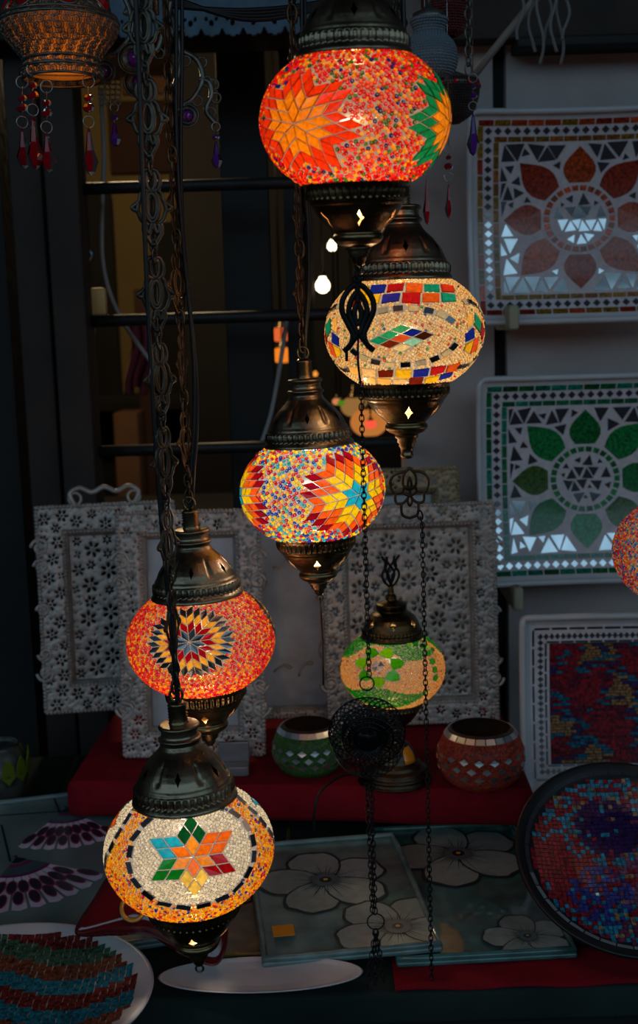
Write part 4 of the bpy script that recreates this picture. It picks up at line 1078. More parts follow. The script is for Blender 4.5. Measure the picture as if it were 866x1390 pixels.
def pierced(name, outline, holes, cell, parent, mat, depth=None, thick=.0016, relief=None, bbox=None, beads=None):
    """sheet metal cut by openings: outline(X,Z) > 0 inside; holes (x,z,rx,rz,ang); depth(X,Z) gives the -y bulge"""
    x0, x1, z0, z1 = bbox; nx, nz = int((x1 - x0) / cell) + 1, int((z1 - z0) / cell) + 1
    X, Z = np.meshgrid(np.linspace(x0, x1, nx), np.linspace(z0, z1, nz)); P = np.stack([X.ravel(), Z.ravel()], -1)
    def fval(P):
        f = outline(P[:, 0], P[:, 1])
        if holes is not None and len(holes):
            for i in range(0, len(P), 6000):
                Q = P[i:i + 6000]; m_ = np.full(len(Q), 1.)
                for j in range(0, len(holes), 400):
                    h = holes[j:j + 400]; dx = Q[:, None, 0] - h[None, :, 0]; dz = Q[:, None, 1] - h[None, :, 1]
                    ca, sa = np.cos(h[:, 4]), np.sin(h[:, 4]); a_ = (dx * ca + dz * sa) / h[:, 2]; b_ = (-dx * sa + dz * ca) / h[:, 3]
                    m_ = np.minimum(m_, ((np.sqrt(a_ * a_ + b_ * b_) - 1) * np.minimum(h[:, 2], h[:, 3])).min(1))
                f[i:i + 6000] = np.minimum(f[i:i + 6000], m_)
        return f
    f0 = fval(P); F_ = f0.reshape(nz, nx); cf = (F_[:-1, :-1] + F_[1:, :-1] + F_[:-1, 1:] + F_[1:, 1:]) / 4
    keep = cf > 0; faces = grid_faces(nz, nx, False)[keep.ravel()]
    cnt = np.zeros((nz, nx), int)
    for a_, b_ in ((0, 0), (0, 1), (1, 0), (1, 1)): cnt[a_:nz - 1 + a_, b_:nx - 1 + b_] += keep
    bd = ((cnt > 0) & (cnt < 4)).ravel(); gz, gx = np.gradient(F_, cell); g = np.hypot(gx, gz).ravel() + .25
    st = np.clip(f0 / (g * g) , -cell * .75, cell * .75)
    P2 = P.copy(); P2[bd, 0] -= (st * gx.ravel())[bd]; P2[bd, 1] -= (st * gz.ravel())[bd]
    used = np.unique(faces); mp = np.full(len(P), -1); mp[used] = np.arange(len(used)); P2 = P2[used]
    y = np.zeros(len(P2)) if depth is None else -depth(P2[:, 0], P2[:, 1])
    if relief is not None:                                    # edges sink, lands stand proud
        y = y - relief * np.clip(f0[used] / .003, 0, 1)
    V = np.stack([P2[:, 0], y, P2[:, 1]], -1); mb = MB(); mb.add(V, mp[faces], mat)
    if beads is not None and len(beads):
        b = np.array(beads); dd = 0 * b[:, 0] if depth is None else depth(b[:, 0], b[:, 1])
        pos = np.stack([b[:, 0], -dd - (relief or 0), b[:, 1]], -1); bv, bf = dome_base(8, False)
        fr = frames(np.repeat([[0, -1., 0]], len(b), 0)) * b[:, 2][:, None, None]; inst(mb, bv, bf, pos, fr, mat)
    o = mb.build(name, parent); so = o.modifiers.new('thickness', 'SOLIDIFY'); so.thickness = thick; so.offset = 1
    return o
def scallop_outline(W, H, amp, nx_, nz_, rc=.012):
    """rounded square with a scalloped edge"""
    def f(X, Z):
        ax, az = np.abs(X), np.abs(Z)
        ex = W / 2 + amp * np.abs(np.cos(Z / H * PI * nz_)) - amp; ez = H / 2 + amp * np.abs(np.cos(X / W * PI * nx_)) - amp
        d = np.minimum(ex - ax, ez - az)
        return d
    return f
def lace_tray(label, px, py, zc, W, H, tilt, yaw, mat, seed, band=.045, floor_='plate', cell=.0017, base_px=None, handle=False, rim=.02, scal=5, cat='tray'):
    C_ = atz(px, py, zc); o = planar('lace_tray', label, cat, C_, tilt, yaw, 'pierced silvery lace trays')
    iw, ih = W / 2 - band, H / 2 - band
    def dep(X, Z):
        q = np.maximum(np.abs(X) - iw, np.abs(Z) - ih); return rim * np.clip((q + .004) / .012, 0, 1)
    # frame band
    ros = pack(-W / 2 + .003, W / 2 - .003, -H / 2 + .003, H / 2 - .003, [band * .24, band * .19, band * .14, band * .105, .0036, .0028, .0022], seed, .0008,
               lambda x, y, r: max(abs(x) - iw, abs(y) - ih) > r + .001, 420)
    out_ = scallop_outline(W, H, .0075, scal + 3, scal + 6)
    def fo(X, Z): return np.minimum(out_(X, Z), np.maximum(np.abs(X) - iw, np.abs(Z) - ih) + .002)
    bb = (-W / 2 - .003, W / 2 + .003, -H / 2 - .003, H / 2 + .003)
    bd = []
    for s in np.arange(-W / 2 + .006, W / 2 - .004, .0062):
        for z in (-ih - .0045, ih + .0045):
            if abs(s) < iw + .004: bd.append((s, z, .0021))
        for z in (-H / 2 + .0035, H / 2 - .0035): bd.append((s, z, .0023))
    for s in np.arange(-H / 2 + .006, H / 2 - .004, .0062):
        for x in (-iw - .0045, iw + .0045):
            if abs(s) < ih + .004: bd.append((x, s, .0021))
        for x in (-W / 2 + .0035, W / 2 - .0035): bd.append((x, s, .0023))
    pierced('frame', fo, holes_of(ros, seed), cell, o, mat, dep, relief=.0012, bbox=bb, beads=bd)
    if floor_ == 'lace':
        ros = pack(-iw, iw, -ih, ih, [.0155, .012, .0092, .0072, .0054, .0040, .0030, .0022], seed + 9, .0008, lambda x, y, r: abs(x) < iw - r - .002 and abs(y) < ih - r - .002, 200)
        bd = [(x, y, max(.0016, r * .11)) for x, y, r in ros if r > .006]
        pierced('floor', lambda X, Z: np.minimum(iw - np.abs(X), ih - np.abs(Z)) + .002, holes_of(ros, seed + 1), cell, o, mat, None, relief=.0010, bbox=(-iw, iw, -ih, ih), beads=bd)
    else:
        mb = MB(); v, f = box(0, .001, 0, 2 * iw, .002, 2 * ih); mb.add(v, f, M[floor_] if isinstance(floor_, str) else floor_, smooth=False)
        for k in range(10):                                   # faint embossed scrolls
            a_ = 2 * PI * k / 10; t = np.linspace(0, 4.2, 18); r_ = .010 + .007 * t / 4; P = np.stack([.05 * np.cos(a_) * (1 + t * .12) + r_ * np.cos(t + a_), 0 * t - .0012, (.075 * np.sin(a_)) * (1 + t * .12) + r_ * np.sin(t + a_)], -1)
            v, f = sweep(P, .0018, 6); mb.add(v, f, mat)
        mb.build('floor', o)
    # rolled scrolls along both sides
    for sx in (-1, 1):
        for z, rr in ((.30 * H, .015), (.21 * H, .012), (-.21 * H, .012), (-.30 * H, .015), (.0, .011)):
            mb = MB(); t = np.linspace(0, 9.5, 34); r_ = rr * (1 - t / 12.5); P = np.stack([sx * (W / 2 - .007 + r_ * np.cos(t)), 0 * t - rim - .001, z + math.copysign(1, z or 1) * r_ * np.sin(t)], -1)
            v, f = sweep(P, .0030, 6); mb.add(v, f, mat)
            v, f = lathe([(0, -.003), (.005, -.002), (.0055, .001)], 12); mb.add(xf(v, Rx(PI / 2), (sx * (W / 2 - .007), -rim - .001, z)) * 1., f, mat); mb.build('scroll', o)
    if handle:
        mb = MB()
        P = [(-.048, H / 2 - .004), (-.056, H / 2 + .016), (-.040, H / 2 + .026), (-.02, H / 2 + .018), (0, H / 2 + .026), (.02, H / 2 + .018), (.040, H / 2 + .026), (.056, H / 2 + .016), (.048, H / 2 - .004)]
        P3 = np.array([(x, -rim, z) for x, z in P]); v, f = sweep(catmull(P3, 5), .0042, 8); mb.add(v, f, mat)
        for x in (-.048, .048):
            v, f = torus_base(.010, .0026, 16, 6); mb.add(xf(v, Rx(PI / 2), (x, -rim, H / 2 + .008)), f, mat)
        mb.build('handle', o)
    return o
M['frost'] = pmat('dull silvered tray floor', c(170, 174, 184), .5, .3, noise=.25, nscale=16, bump=.3, bscale=60)
lace_tray('pale lace tray at far left with a looped top handle, behind the red lamp', 150, 822, 1.97, .23, .345, -.13, .12, 'lace', 3, .05, 'lace', handle=True)
lace_tray('cream lace tray with a plain floor and side scrolls, right behind the red lamp', 262, 858, 1.84, .225, .385, -.10, -.05, 'lace', 11, .042, 'frost', scal=6)
lace_tray('plain dull silver tray with a narrow lace rim, below the middle lamp', 398, 835, 1.98, .235, .345, -.12, .0, 'lace', 17, .018, 'frost', rim=.010)
lace_tray('large fully pierced lace tray behind the green table lamp', 556, 832, 1.945, .285, .365, -.08, .03, 'lace', 23, .040, 'lace', scal=7)
lace_tray('beige lace tray showing only above the large pierced tray at right of middle', 528, 790, 2.06, .25, .40, -.08, .0, 'lace_warm', 29, .045, 'frost', scal=5)
# upright glass stand block under the cream tray
M['acrylic'] = pmat('cloudy grey plastic', c(120, 118, 124), .25, coat=.5)
p = hitz(318, 1050, SZ); mb = MB(); v, f = box(0, 0, .008, .046, .03, .016, .003); mb.add(v, f, 'acrylic'); v, f = box(0, .012, .024, .046, .005, .044, .002); mb.add(v, f, 'acrylic')
simple('tray_stand', 'small cloudy plastic tray stand at the foot of the cream lace tray', 'stand', mb, loc=(p[0], p[1], SZ))

# ------------------------------------------------------------------ green table lamp
p = hitz(536, 1058, SZ); TB = np.array([p[0], p[1], SZ]); zcb = (TB - CAM) @ fw
S_ = 69 / F * zcb / A                                        # size against a hanging lamp
o = thing('table_lamp', 'small table lamp with a green and cream mosaic globe and tulip finial', 'lamp', TB)
cg = atz(533, 900, zcb + .0); gz_ = cg[2] - TB[2]; gx_ = 0.
A0 = A; A = A0 * S_                                            # build the globe at this lamp's own size
Cw = np.array([TB[0], TB[1], TB[2] + gz_])
fr = med_frame(globe_dir(Cw, np.eye(3), 513, 905)); leafs = []
for k in range(7):
    a_ = 2 * PI * k / 7 + .3; cx_, cy_ = .33 * math.cos(a_), .33 * math.sin(a_)
    leafs.append(([(cx_ + r_ * math.cos(a_ + t), cy_ + r_ * math.sin(a_ + t)) for r_, t in ((.20, 0), (.15, .9), (.16, 2.), (.10, 3.14), (.16, -2.), (.15, -.9))], c(110, 190, 10) if k % 2 else c(60, 165, 8), 't'))
for k in range(4):
    a_ = PI / 2 * k; leafs.append(([(.02 * math.cos(a_ + PI / 4) + .12 * math.cos(a_ + t), .02 * math.sin(a_ + PI / 4) + .12 * math.sin(a_ + t)) for t in (.1, 1.4)] + [(0, 0)], (.8, .8, .8), 'm' if k % 2 else 'd'))
side_l = []
for k in range(6):
    v_ = -.5 + .2 * k; side_l.append(([(0, v_), (.09, v_ + .06), (.05, v_ + .17), (-.05, v_ + .17), (-.09, v_ + .06)], c(50, 150, 30), 't'))
GRE = [(4, c(4, 130, 12)), (2, c(6, 165, 20)), (.6, c(90, 190, 10))]
def cap_green(U): return (U[:, 1] > .36 + .17 * np.cos(U[:, 0] * 4.5 + .6)) | (U[:, 1] < -.58 + .1 * np.cos(U[:, 0] * 4.5))
bandt = []
for k in range(16):
    u = -1.1 + 2.2 * k / 15; bandt.append(([(u - .06, .62), (u + .06, .62), (u + .055, .76), (u - .055, .76)], [c(16, 140, 36), c(14, 110, 40), c(120, 200, 40)][k % 3], 't'))
make_globe(o, [(fr, leafs + bandt, [(cap_green, GRE)]), (spun(fr, 70), side_l, []), (spun(fr, -72), side_l, []), (spun(fr, 180), leafs, [(cap_green, GRE)])],
           [(8, c(250, 178, 96)), (3, c(252, 200, 130)), (.4, c(230, 90, 60)), (.1, c(60, 80, 160))], .0032 * 1., 'globe').location = (0, 0, gz_)
zt_ = gz_ + (ZO - .02) * A
pr = [(.54, .02), (.56, 0), (.585, -.02), (.60, .03), (.585, .06), (.57, .08), (.58, .10), (.585, .13), (.57, .17), (.55, .19), (.54, .24), (.51, .32), (.46, .40), (.38, .47), (.30, .52), (.28, .54), (.29, .56), (.30, .60), (.30, .66), (.26, .68), (.20, .70), (.12, .73), (.10, .77), (.11, .80), (.06, .86), (.045, 1.0), (0, 1.0)]
M['brass_dark_cap'] = brass('dark brass dome', c(86, 70, 46), .36, (7, .33 * A, .022, .085 * A, PI / 2))
v, f = lathe(refine([(a_ * A, b_ * A) for a_, b_ in pr]), 176, rib(44, .05, .09 * A, .175 * A)); MB().add(v, f, 'brass_dark_cap').build('cap', o, (0, 0, zt_))
mb = MB(); stroke_plate(mb, mirror2([[(.0, -1.), (.55, -.6), (.75, -.1), (.35, .45), (.8, 1.)], [(0, -.8), (.3, -.3), (.25, .1), (-.25, .6), (-.35, .95)], [(0, -1), (.15, -.3), (.5, .3), (.35, .7)]]), (.017, .0235), .0018, 'dark_metal', Rz(.3), (0, 0, zt_ + 1.0 * A + .021), .7)
mb.build('finial', o)
zb_ = gz_ - (ZO - .02) * A
pr = [(.55, .02), (.57, 0), (.565, -.05), (.57, -.13), (.53, -.17), (.49, -.24), (.42, -.34), (.36, -.42), (.28, -.48), (.2, -.52), (.17, -.56), (.2, -.6), (.17, -.64), (.17, -.75)]
v, f = lathe(refine([(a_ * A, b_ * A) for a_, b_ in pr]), 160, rib(44, .05, -.14 * A, -.04 * A)); MB().add(v, f, 'brass').build('collar', o, (0, 0, zb_))
hb = zb_ - .72 * A                                             # height of the foot
kk = hb / .060
pr = [(0, .060), (.010, .060), (.0125, .058), (.011, .055), (.016, .052), (.024, .046), (.030, .036), (.033, .028), (.038, .024), (.040, .020), (.046, .017), (.047, .013), (.050, .010), (.052, .004), (.054, .002), (.052, 0), (0, 0)]
M['brass_dark'] = brass('dark brown brass', c(74, 62, 50), .36)
v, f = lathe(refine([(a_ * 1.0, b_ * kk) for a_, b_ in pr], .0012), 160, rib(60, .03, .003, .010)); MB().add(v, f, 'brass_dark').build('base', o)
# amber pane let into the foot, facing front right
a_s = np.linspace(-1.15, -.45, 8); hs = [.030, .050]
V = np.array([[np.interp(h, [.028, .036, .046, .052], [.0335, .0305, .0245, .0165]) * 1.03 * math.cos(t + (.0 if h < .04 else .0)), np.interp(h, [.028, .036, .046, .052], [.0335, .0305, .0245, .0165]) * 1.03 * math.sin(t), h * kk] for h in np.linspace(.029, .048, 5) for t in a_s])
mb = MB(); mb.add(V, grid_faces(5, 8, False), pmat('amber glazed pane', c(236, 140, 24), .3, coat=.5)); q = mb.build('amber_pane', o); q.modifiers.new('s', 'SOLIDIFY').thickness = .001
bulb(o, POW * .42, (1, .72, .45), z=gz_, r=.010)
mb = MB(); pts = [hitz(500, 1052, SZ), hitz(468, 1054, SZ), hitz(447, 1062, SZ + .003)]
e0 = pts[-1]; P = [[0, .01, .004], pts[0] - TB + [0, 0, .003], pts[1] - TB + [0, 0, .003], pts[2] - TB + [0, -.008, .002], atz(433, 1078, zcb - .10) - TB, atz(427, 1100, zcb - .11) - TB, atz(426, 1128, zcb - .10) - TB]
v, f = sweep(catmull(P, 6), .0021, 8); mb.add(v, f, 'cable'); mb.build('cable', o)
A = A0

# ------------------------------------------------------------------ candle bowls
def mosaic_bowl(label, px, py_base, wpx, cols, seed, hh=.86, dia=3):
    p = hitz(px, py_base, SZ); zc = (p - CAM) @ fw; r = wpx / 2 / F * zc; o = thing('candle_bowl', label, 'bowl', (p[0], p[1], SZ), (0, 0, 0), 'mosaic candle bowls')
    prf = [(.48, 0), (.62, .03), (.85, .22), (.98, .5), (1.0, .75), (.95, 1.0), (.84, 1.22), (.74, 1.34)]
    prf = catmull(prf, 4) * [1, 1.16 * hh]
    prf = [(a_ * r, b_ * r) for a_, b_ in prf]
    mb = MB(); v, f = lathe([(0, 0)] + prf, 72); mb.add(v, f, 'jar_glass')
    inn = [(a_ - .004, b_ + .003) for a_, b_ in prf[1:]]; v, f = lathe([(prf[-1][0], prf[-1][1] + .001)] + inn[::-1] + [(0, .005)], 72); mb.add(v, f, 'jar_glass')
    mb.build('glass', o)
    # mosaic coat
    P_ = np.array(prf); L_ = np.concatenate([[0], np.cumsum(np.hypot(*np.diff(P_, axis=0).T))])
    def on(t, th): 
        rr = np.interp(t, L_, P_[:, 0]); zz = np.interp(t, L_, P_[:, 1]); d = 1e-4; dr = (np.interp(t + d, L_, P_[:, 0]) - np.interp(t - d, L_, P_[:, 0])); dz = np.interp(t + d, L_, P_[:, 1]) - np.interp(t - d, L_, P_[:, 1])
        nr = np.stack([dz * np.cos(th), dz * np.sin(th), -dr], -1); nr /= np.linalg.norm(nr, axis=-1)[..., None]
        return np.stack([rr * np.cos(th), rr * np.sin(th), zz], -1), nr
    mb = MB(); bd = .0023; T_ = []; TH = []
    for t in np.arange(.012, L_[-1] - .009, bd * .95):
        rr = np.interp(t, L_, P_[:, 0]); n_ = int(2 * PI * rr / (bd * 1.05)); T_.append(np.full(n_, t)); TH.append(np.arange(n_) * 2 * PI / n_ + t * 900)
    T_ = np.concatenate(T_) + rng.normal(0, .0003, sum(map(len, T_))); TH = np.concatenate(TH)
    p_, n_ = on(T_, TH); bv, bf = dome_base(6, False); inst(mb, bv, bf, p_, frames(n_ + rng.normal(0, .15, n_.shape)) * (bd * .55), 'bowl_bead', vary(pal(cols, len(p_)), .3)); mb.build('bead_coat', o)
    mb = MB()
    nrm_ = 20
    def quad(th, t, hw, ht, rot):
        q = np.array([(1, 0), (0, 1), (-1, 0), (0, -1)], float) if rot else np.array([(1, 1), (-1, 1), (-1, -1), (1, -1)], float)
        rr = np.interp(t, L_, P_[:, 0]); pp, nn = on(t + q[:, 1] * ht, th + q[:, 0] * hw / rr); mb.add(np.concatenate([pp + nn * .0005, pp + nn * .0022]), np.array([[0, 1, 5, 4], [1, 2, 6, 5], [2, 3, 7, 6], [3, 0, 4, 7], [4, 5, 6, 7]]), 'mirror', smooth=False)
    for k in range(22): quad(2 * PI * k / 22, L_[-1] - .0055, .0062, .0042, False)
    mb.build('mirror_rim', o); mb = MB()
    for row in range(dia):
        for k in range(18): quad(2 * PI * (k + .5 * (row % 2)) / 18, L_[-1] * (.66 - .12 * row), .0066, .0046, True)
    mb.build('mirror_diamond_band', o); return o
M['jar_glass'] = pmat('dark jar glass', c(60, 40, 30), .3)
M['bowl_bead'] = pmat('bowl beads', attr=True, rough=.3, coat=.3)
mosaic_bowl('round red-brown beaded bowl with mirror diamonds, at the right end of the shelf', 653, 1063, 115, [(4, c(178, 44, 14)), (2, c(120, 20, 10)), (1, c(190, 80, 20))], 3)
mosaic_bowl('green beaded bowl with mirror tiles, left of the green table lamp', 420, 1046, 96, [(4, c(24, 96, 30)), (2, c(70, 120, 30)), (1, c(10, 60, 24))], 4)

# ------------------------------------------------------------------ painted trays on the table
class Flat:
    def __init__(s, W, H): s.W, s.H = W / 2, H / 2
    def poly(s, mb, P, h, colr, mat='paint'):
        P = np.array(P, float); c0 = P.mean(0); k = len(P); sc3 = np.array([s.W, s.W])
        v = np.concatenate([np.stack([P[:, 0] * s.W, np.full(k, -h), P[:, 1] * s.W], -1), np.array([[c0[0] * s.W, -h, c0[1] * s.W]])])
        mb.add(v, np.array([[a_, (a_ + 1) % k, k] for a_ in range(k)]), mat, colr, False)
def slab_tray(o, W, H, mat, d=.012, name='dish'):
    mb = MB(); v, f = box(0, 0, 0, W, H, .008, .0035)        # then stand it in the xz plane
    mb.add(v @ Rx(PI / 2).T + [0, .004, 0], f, mat)
    P = [(sx * (W / 2 - .004), -.002, sz * (H / 2 - .004)) for sx, sz in ((-1, -1), (1, -1), (1, 1), (-1, 1))]
    P = np.concatenate([np.linspace(P[i], P[(i + 1) % 4], 8, endpoint=False) for i in range(4)])
    v, f = sweep(P, .0042, 8, True); mb.add(v, f, mat)
    return mb.build(name, o)
def petal_poly(cx, cy, ang, L_, w_, n=22):
    pts = []
    for k in range(n):
        t = 2 * PI * k / n; r = math.sin(t / 2) ** .75; x = L_ * (1 - math.cos(t)) / 2 * (1 + .03 * math.sin(7 * t)); y = w_ * math.sin(t) * (.55 + .45 * (1 - math.cos(t)) / 2)
        pts.append((cx + x * math.cos(ang) - y * math.sin(ang), cy + x * math.sin(ang) + y * math.cos(ang)))
    return pts
def blossom(F2, mb, cx, cy, r, a0, np_=5, clipbox=1.0, h0=.0006, cols=(c(146, 156, 154), c(40, 46, 48)), cb=None):
    cl = lambda P: [(max(-.97, min(.97, x)), max(-clipbox, min(clipbox, y))) for x, y in P]
    for k in range(np_):
        a_ = a0 + 2 * PI * k / np_; F2.poly(mb, cl(petal_poly(cx, cy, a_, r, r * .52)), h0 + .0004 * k, cols[1]); 
        F2.poly(mb, cl(petal_poly(cx + .02 * r * math.cos(a_), cy + .02 * r * math.sin(a_), a_, r * .93, r * .47)), h0 + .0002 + .0004 * k, vary([cols[0]], .12)[0])
    for k in range(40):
        a_ = 2 * PI * k / 40; l_ = r * (.46 + .16 * math.sin(k * 2.4)); P = [(cx + .14 * r * math.cos(a_ - .07), cy + .14 * r * math.sin(a_ - .07)), (cx + l_ * math.cos(a_), cy + l_ * math.sin(a_)), (cx + .14 * r * math.cos(a_ + .07), cy + .14 * r * math.sin(a_ + .07))]
        F2.poly(mb, cl(P), h0 + .0022, c(44, 48, 54))
    F2.poly(mb, cl([(cx + .2 * r * math.cos(t), cy + .2 * r * math.sin(t)) for t in np.arange(20) * PI / 10]), h0 + .0025, c(96, 104, 112))
    F2.poly(mb, cl([(cx + .09 * r * math.cos(t), cy + .09 * r * math.sin(t)) for t in np.arange(16) * PI / 8]), h0 + .0028, c(30, 32, 36))
    F2.poly(mb, cl([(cx + .035 * r * math.cos(t), cy + .035 * r * math.sin(t)) for t in np.arange(10) * PI / 5]), h0 + .0031, c(230, 160, 60))
M['glass_tray_grey'] = pmat('grey green glazed tray', c(108, 132, 130), .16, noise=.35, nscale=26, coat=.6)
M['glass_tray_dark'] = pmat('dark teal glazed tray', c(72, 112, 110), .16, noise=.4, nscale=30, coat=.6)
def lay(name, label, cat, pb, pt_, Dt, wpx, mat, roll=0., group=None, zb=TZ + .012):
    """a tray lying on the table: near edge middle at pixel pb on the table, far edge middle at pixel pt_, y = Dt"""
    B = hitz(*pb, zb); T = aty(*pt_, Dt); d = T - B; H = float(np.linalg.norm(d)); up_ = d / H; x = np.cross(up_, [0, 0, 1.]) ; x /= np.linalg.norm(x); n_ = np.cross(up_, x)   # x to the right
    if x[0] < 0: x = -x
    yv = np.cross(up_, x); yv = yv if yv[2] < 0 else -yv
    Mx = Matrix(((x[0], yv[0], up_[0]), (x[1], yv[1], up_[1]), (x[2], yv[2], up_[2]))); C_ = (B + T) / 2; W = wpx / F * ((C_ - CAM) @ fw)
    o = thing(name, label, cat, C_, (0, 0, 0), group); o.rotation_euler = Mx.to_euler(); slab_tray(o, W, H, mat)
    def loc(px, py):
        dd = ray(px, py); t = ((C_ - CAM) @ yv) / (dd @ yv); q = CAM + dd * t - C_; return (q @ x) / (W / 2), (q @ up_) / (W / 2)
    return o, Flat(W, H), loc, H / W
o, F2, loc, ar = lay('flower_tray', 'grey glazed tray painted with pale dark-outlined flowers, with an orange sticker', 'tray', (480, 1296), (436, 1141), 1.60, 224, 'glass_tray_grey', 0, 'painted flower trays', TZ + .026)
for q in ((*loc(442, 1197), .84, .5, 5, ar * .95), (*loc(540, 1262), .76, .95, 5, ar * .95, .0022)):
    mb = MB(); blossom(F2, mb, *q); mb.build('painted_flower', o)
mb = MB(); u_, v_ = loc(385, 1272); v, f = box(u_ * F2.W, -.0085, v_ * F2.W, .026, .0006, .026, .0); mb.add(v, f, pmat('orange paper', c(226, 150, 24), .8), smooth=False)
tag(mb.build('price_sticker', o), 'small blank orange sticker')
o, F2, loc, ar = lay('flower_tray', 'dark teal glazed tray painted with pale flowers, right of the grey flower tray', 'tray', (662, 1300), (598, 1122), 1.66, 220, 'glass_tray_dark', 0, 'painted flower trays')
for q in ((*loc(622, 1161), .90, .62, 5, ar * .95), (*loc(716, 1275), .52, .5, 5, ar * .95, .0022)):
    mb = MB(); blossom(F2, mb, *q); mb.build('painted_flower', o)
# big pale tray with seeded fan shapes
M['celadon'] = pmat('pale celadon glaze', c(112, 132, 134), .3, noise=.25, nscale=9, coat=.3)
o, F2, loc, ar = lay('fan_tray', 'large pale green glazed tray painted with two white seeded fans', 'tray', (78, 1300), (66, 1082), 1.76, 350, 'celadon'); mb = MB()
def fan(cx, cy, ang, r, spread, n=9):
    def pt(r_, a_): return (cx + r_ * math.cos(ang + a_), cy + r_ * math.sin(ang + a_))
    ts = np.linspace(-spread, spread, n)
    for i in range(n - 1):
        F2.poly(mb, [pt(.22 * r, ts[i]), pt(.22 * r, ts[i + 1]), pt(r, ts[i + 1] - .02), pt(r * 1.03, (ts[i] + ts[i + 1]) / 2), pt(r, ts[i] + .01)], .0006 + .0001 * (i % 2), vary([c(232, 216, 242)], .06)[0])
    F2.poly(mb, [pt(.40 * r, t) for t in ts] + [pt(.14 * r, t) for t in ts[::-1]], .0012, c(128, 30, 92))
    F2.poly(mb, [pt(.36 * r, t) for t in ts] + [pt(.20 * r, t) for t in ts[::-1]], .0016, c(70, 92, 104))
    for i in range(26):
        t = -spread + 2 * spread * (i + .5) / 26; P0 = pt(.12 * r, t); P1 = pt(-.06 * r, t * 1.1); P2 = pt(.12 * r, t + .06); F2.poly(mb, [P0, P1, P2], .0018, c(30, 30, 38))
    r2 = np.random.default_rng(int(100 * r + 1))
    for i in range(2 * n - 3):
        t = -spread * .92 + 2 * spread * .92 * i / (2 * n - 4); rr = r * (.62 if i % 2 else .83) + r2.uniform(-.02, .02) * r; x, y = pt(rr, t); a_ = ang + t; l_, w_ = .105 * r, .042 * r
        for q, cc, h in ((1.25, c(150, 40, 92), .0020), (1., c(46, 40, 58), .0024)):
            F2.poly(mb, [(x + q * l_ * math.cos(k) * math.cos(a_) - q * w_ * math.sin(k) * math.sin(a_), y + q * l_ * math.cos(k) * math.sin(a_) + q * w_ * math.sin(k) * math.cos(a_)) for k in np.arange(12) * PI / 6], h, cc)
u_, v_ = loc(90, 1098); fan(u_, v_, -PI / 2 + .0, .70, .62); u_, v_ = loc(22, 1165); fan(u_, v_, -PI / 2 + .30, .78, .70)
for p0_, p1_ in (((72, 1080), (81, 1104)), ((2, 1120), (14, 1170)), ((-40, 1110), (200, 1094))):
    x0_, z0_ = loc(*p0_); x1_, z1_ = loc(*p1_)
    dx, dz = x1_ - x0_, z1_ - z0_; l_ = math.hypot(dx, dz); nx_, nz_ = -dz / l_ * .008, dx / l_ * .008
    F2.poly(mb, [(x0_ - nx_, z0_ - nz_), (x1_ - nx_, z1_ - nz_), (x1_ + nx_, z1_ + nz_), (x0_ + nx_, z0_ + nz_)], .0007, c(30, 36, 40))
mb.build('painted_fans', o)
# ochre tray with dark rings, half hidden behind the lowest lamp
M['ochre_glaze'] = pmat('ochre glaze', c(128, 100, 46), .25, noise=.5, nscale=24, coat=.4)
o, F2, loc, ar = lay('ochre_tray', 'mottled ochre tray with dark rings behind the lowest lamp', 'tray', (318, 1300), (352, 1108), 1.78, 105, 'ochre_glaze'); mb = MB()
for cx, cy, r in ((-.1, -1.3, .34), (.35, -.6, .3), (-.2, .1, .4), (.4, .9, .36), (-.4, 1.3, .3)):
    for k in range(20):
        a0, a1 = 2 * PI * k / 20, 2 * PI * (k + 1) / 20; F2.poly(mb, [(cx + q * r * math.cos(a_), cy + q * r * math.sin(a_)) for q, a_ in ((1, a0), (1, a1), (.76, a1), (.76, a0))], .0006, c(34, 26, 22))
mb.build('painted_rings', o)
# dark red pointed ceramic leaf dish with gold scrolls
C_ = atz(192, 1246, 1.37); o = thing('pointed_dish', 'glossy dark red leaf-shaped dish with gold scrolls, below the lowest lamp', 'dish', C_, (math.radians(-44), 0, .1))
out = catmull([(-.076, -.012), (-.055, .028), (-.030, .064), (.0, .078), (.045, .070), (.085, .03), (.100, -.02), (.085, -.06), (.045, -.045), (.01, -.022), (-.03, -.018)], 7, True)
def pillow(mb, outl, h, mat, steps=9):
    outl = np.array(outl); c0 = outl.mean(0); rings = []
    for q in range(steps):
        a_ = (q + .0) / steps * PI / 2; rings.append(np.stack([c0[0] + (outl[:, 0] - c0[0]) * math.cos(a_), np.full(len(outl), -h * math.sin(a_)), c0[1] + (outl[:, 1] - c0[1]) * math.cos(a_)], -1))
    k = len(outl); v = np.concatenate(rings + [np.array([[c0[0], -h, c0[1]]])]); f = [grid_faces(steps, k), np.array([[(steps - 1) * k + a_, (steps - 1) * k + (a_ + 1) % k, steps * k] for a_ in range(k)])]
    mb.add(v, f, mat); vb = rings[0]; mb.add(np.concatenate([vb, vb * [.8, 1, .8] + [0, .012, 0]]), [grid_faces(2, k), np.arange(k)[None, ::-1] + k], mat)
mb = MB(); pillow(mb, out, .020, pmat('dark red glaze', c(92, 12, 20), .12, coat=1.)); mb.build('dish', o)
gold = pmat('gold paint', c(190, 140, 66), .35, .3)
for x0_, z0_, s_ in ((-.006, .004, 1.), (.045, -.005, .8)):
    mb = MB(); t = np.linspace(0, 5.2, 24); r_ = .017 * s_ * (1 - t / 9); P = np.stack([x0_ + r_ * np.cos(t + 2.2), -.0205 - .0 * t, z0_ + r_ * np.sin(t + 2.2)], -1); v, f = sweep(P, .0028, 6, ratio=.5, N=(0, 1, 0)); mb.add(v, f, gold); mb.build('gold_scroll', o)
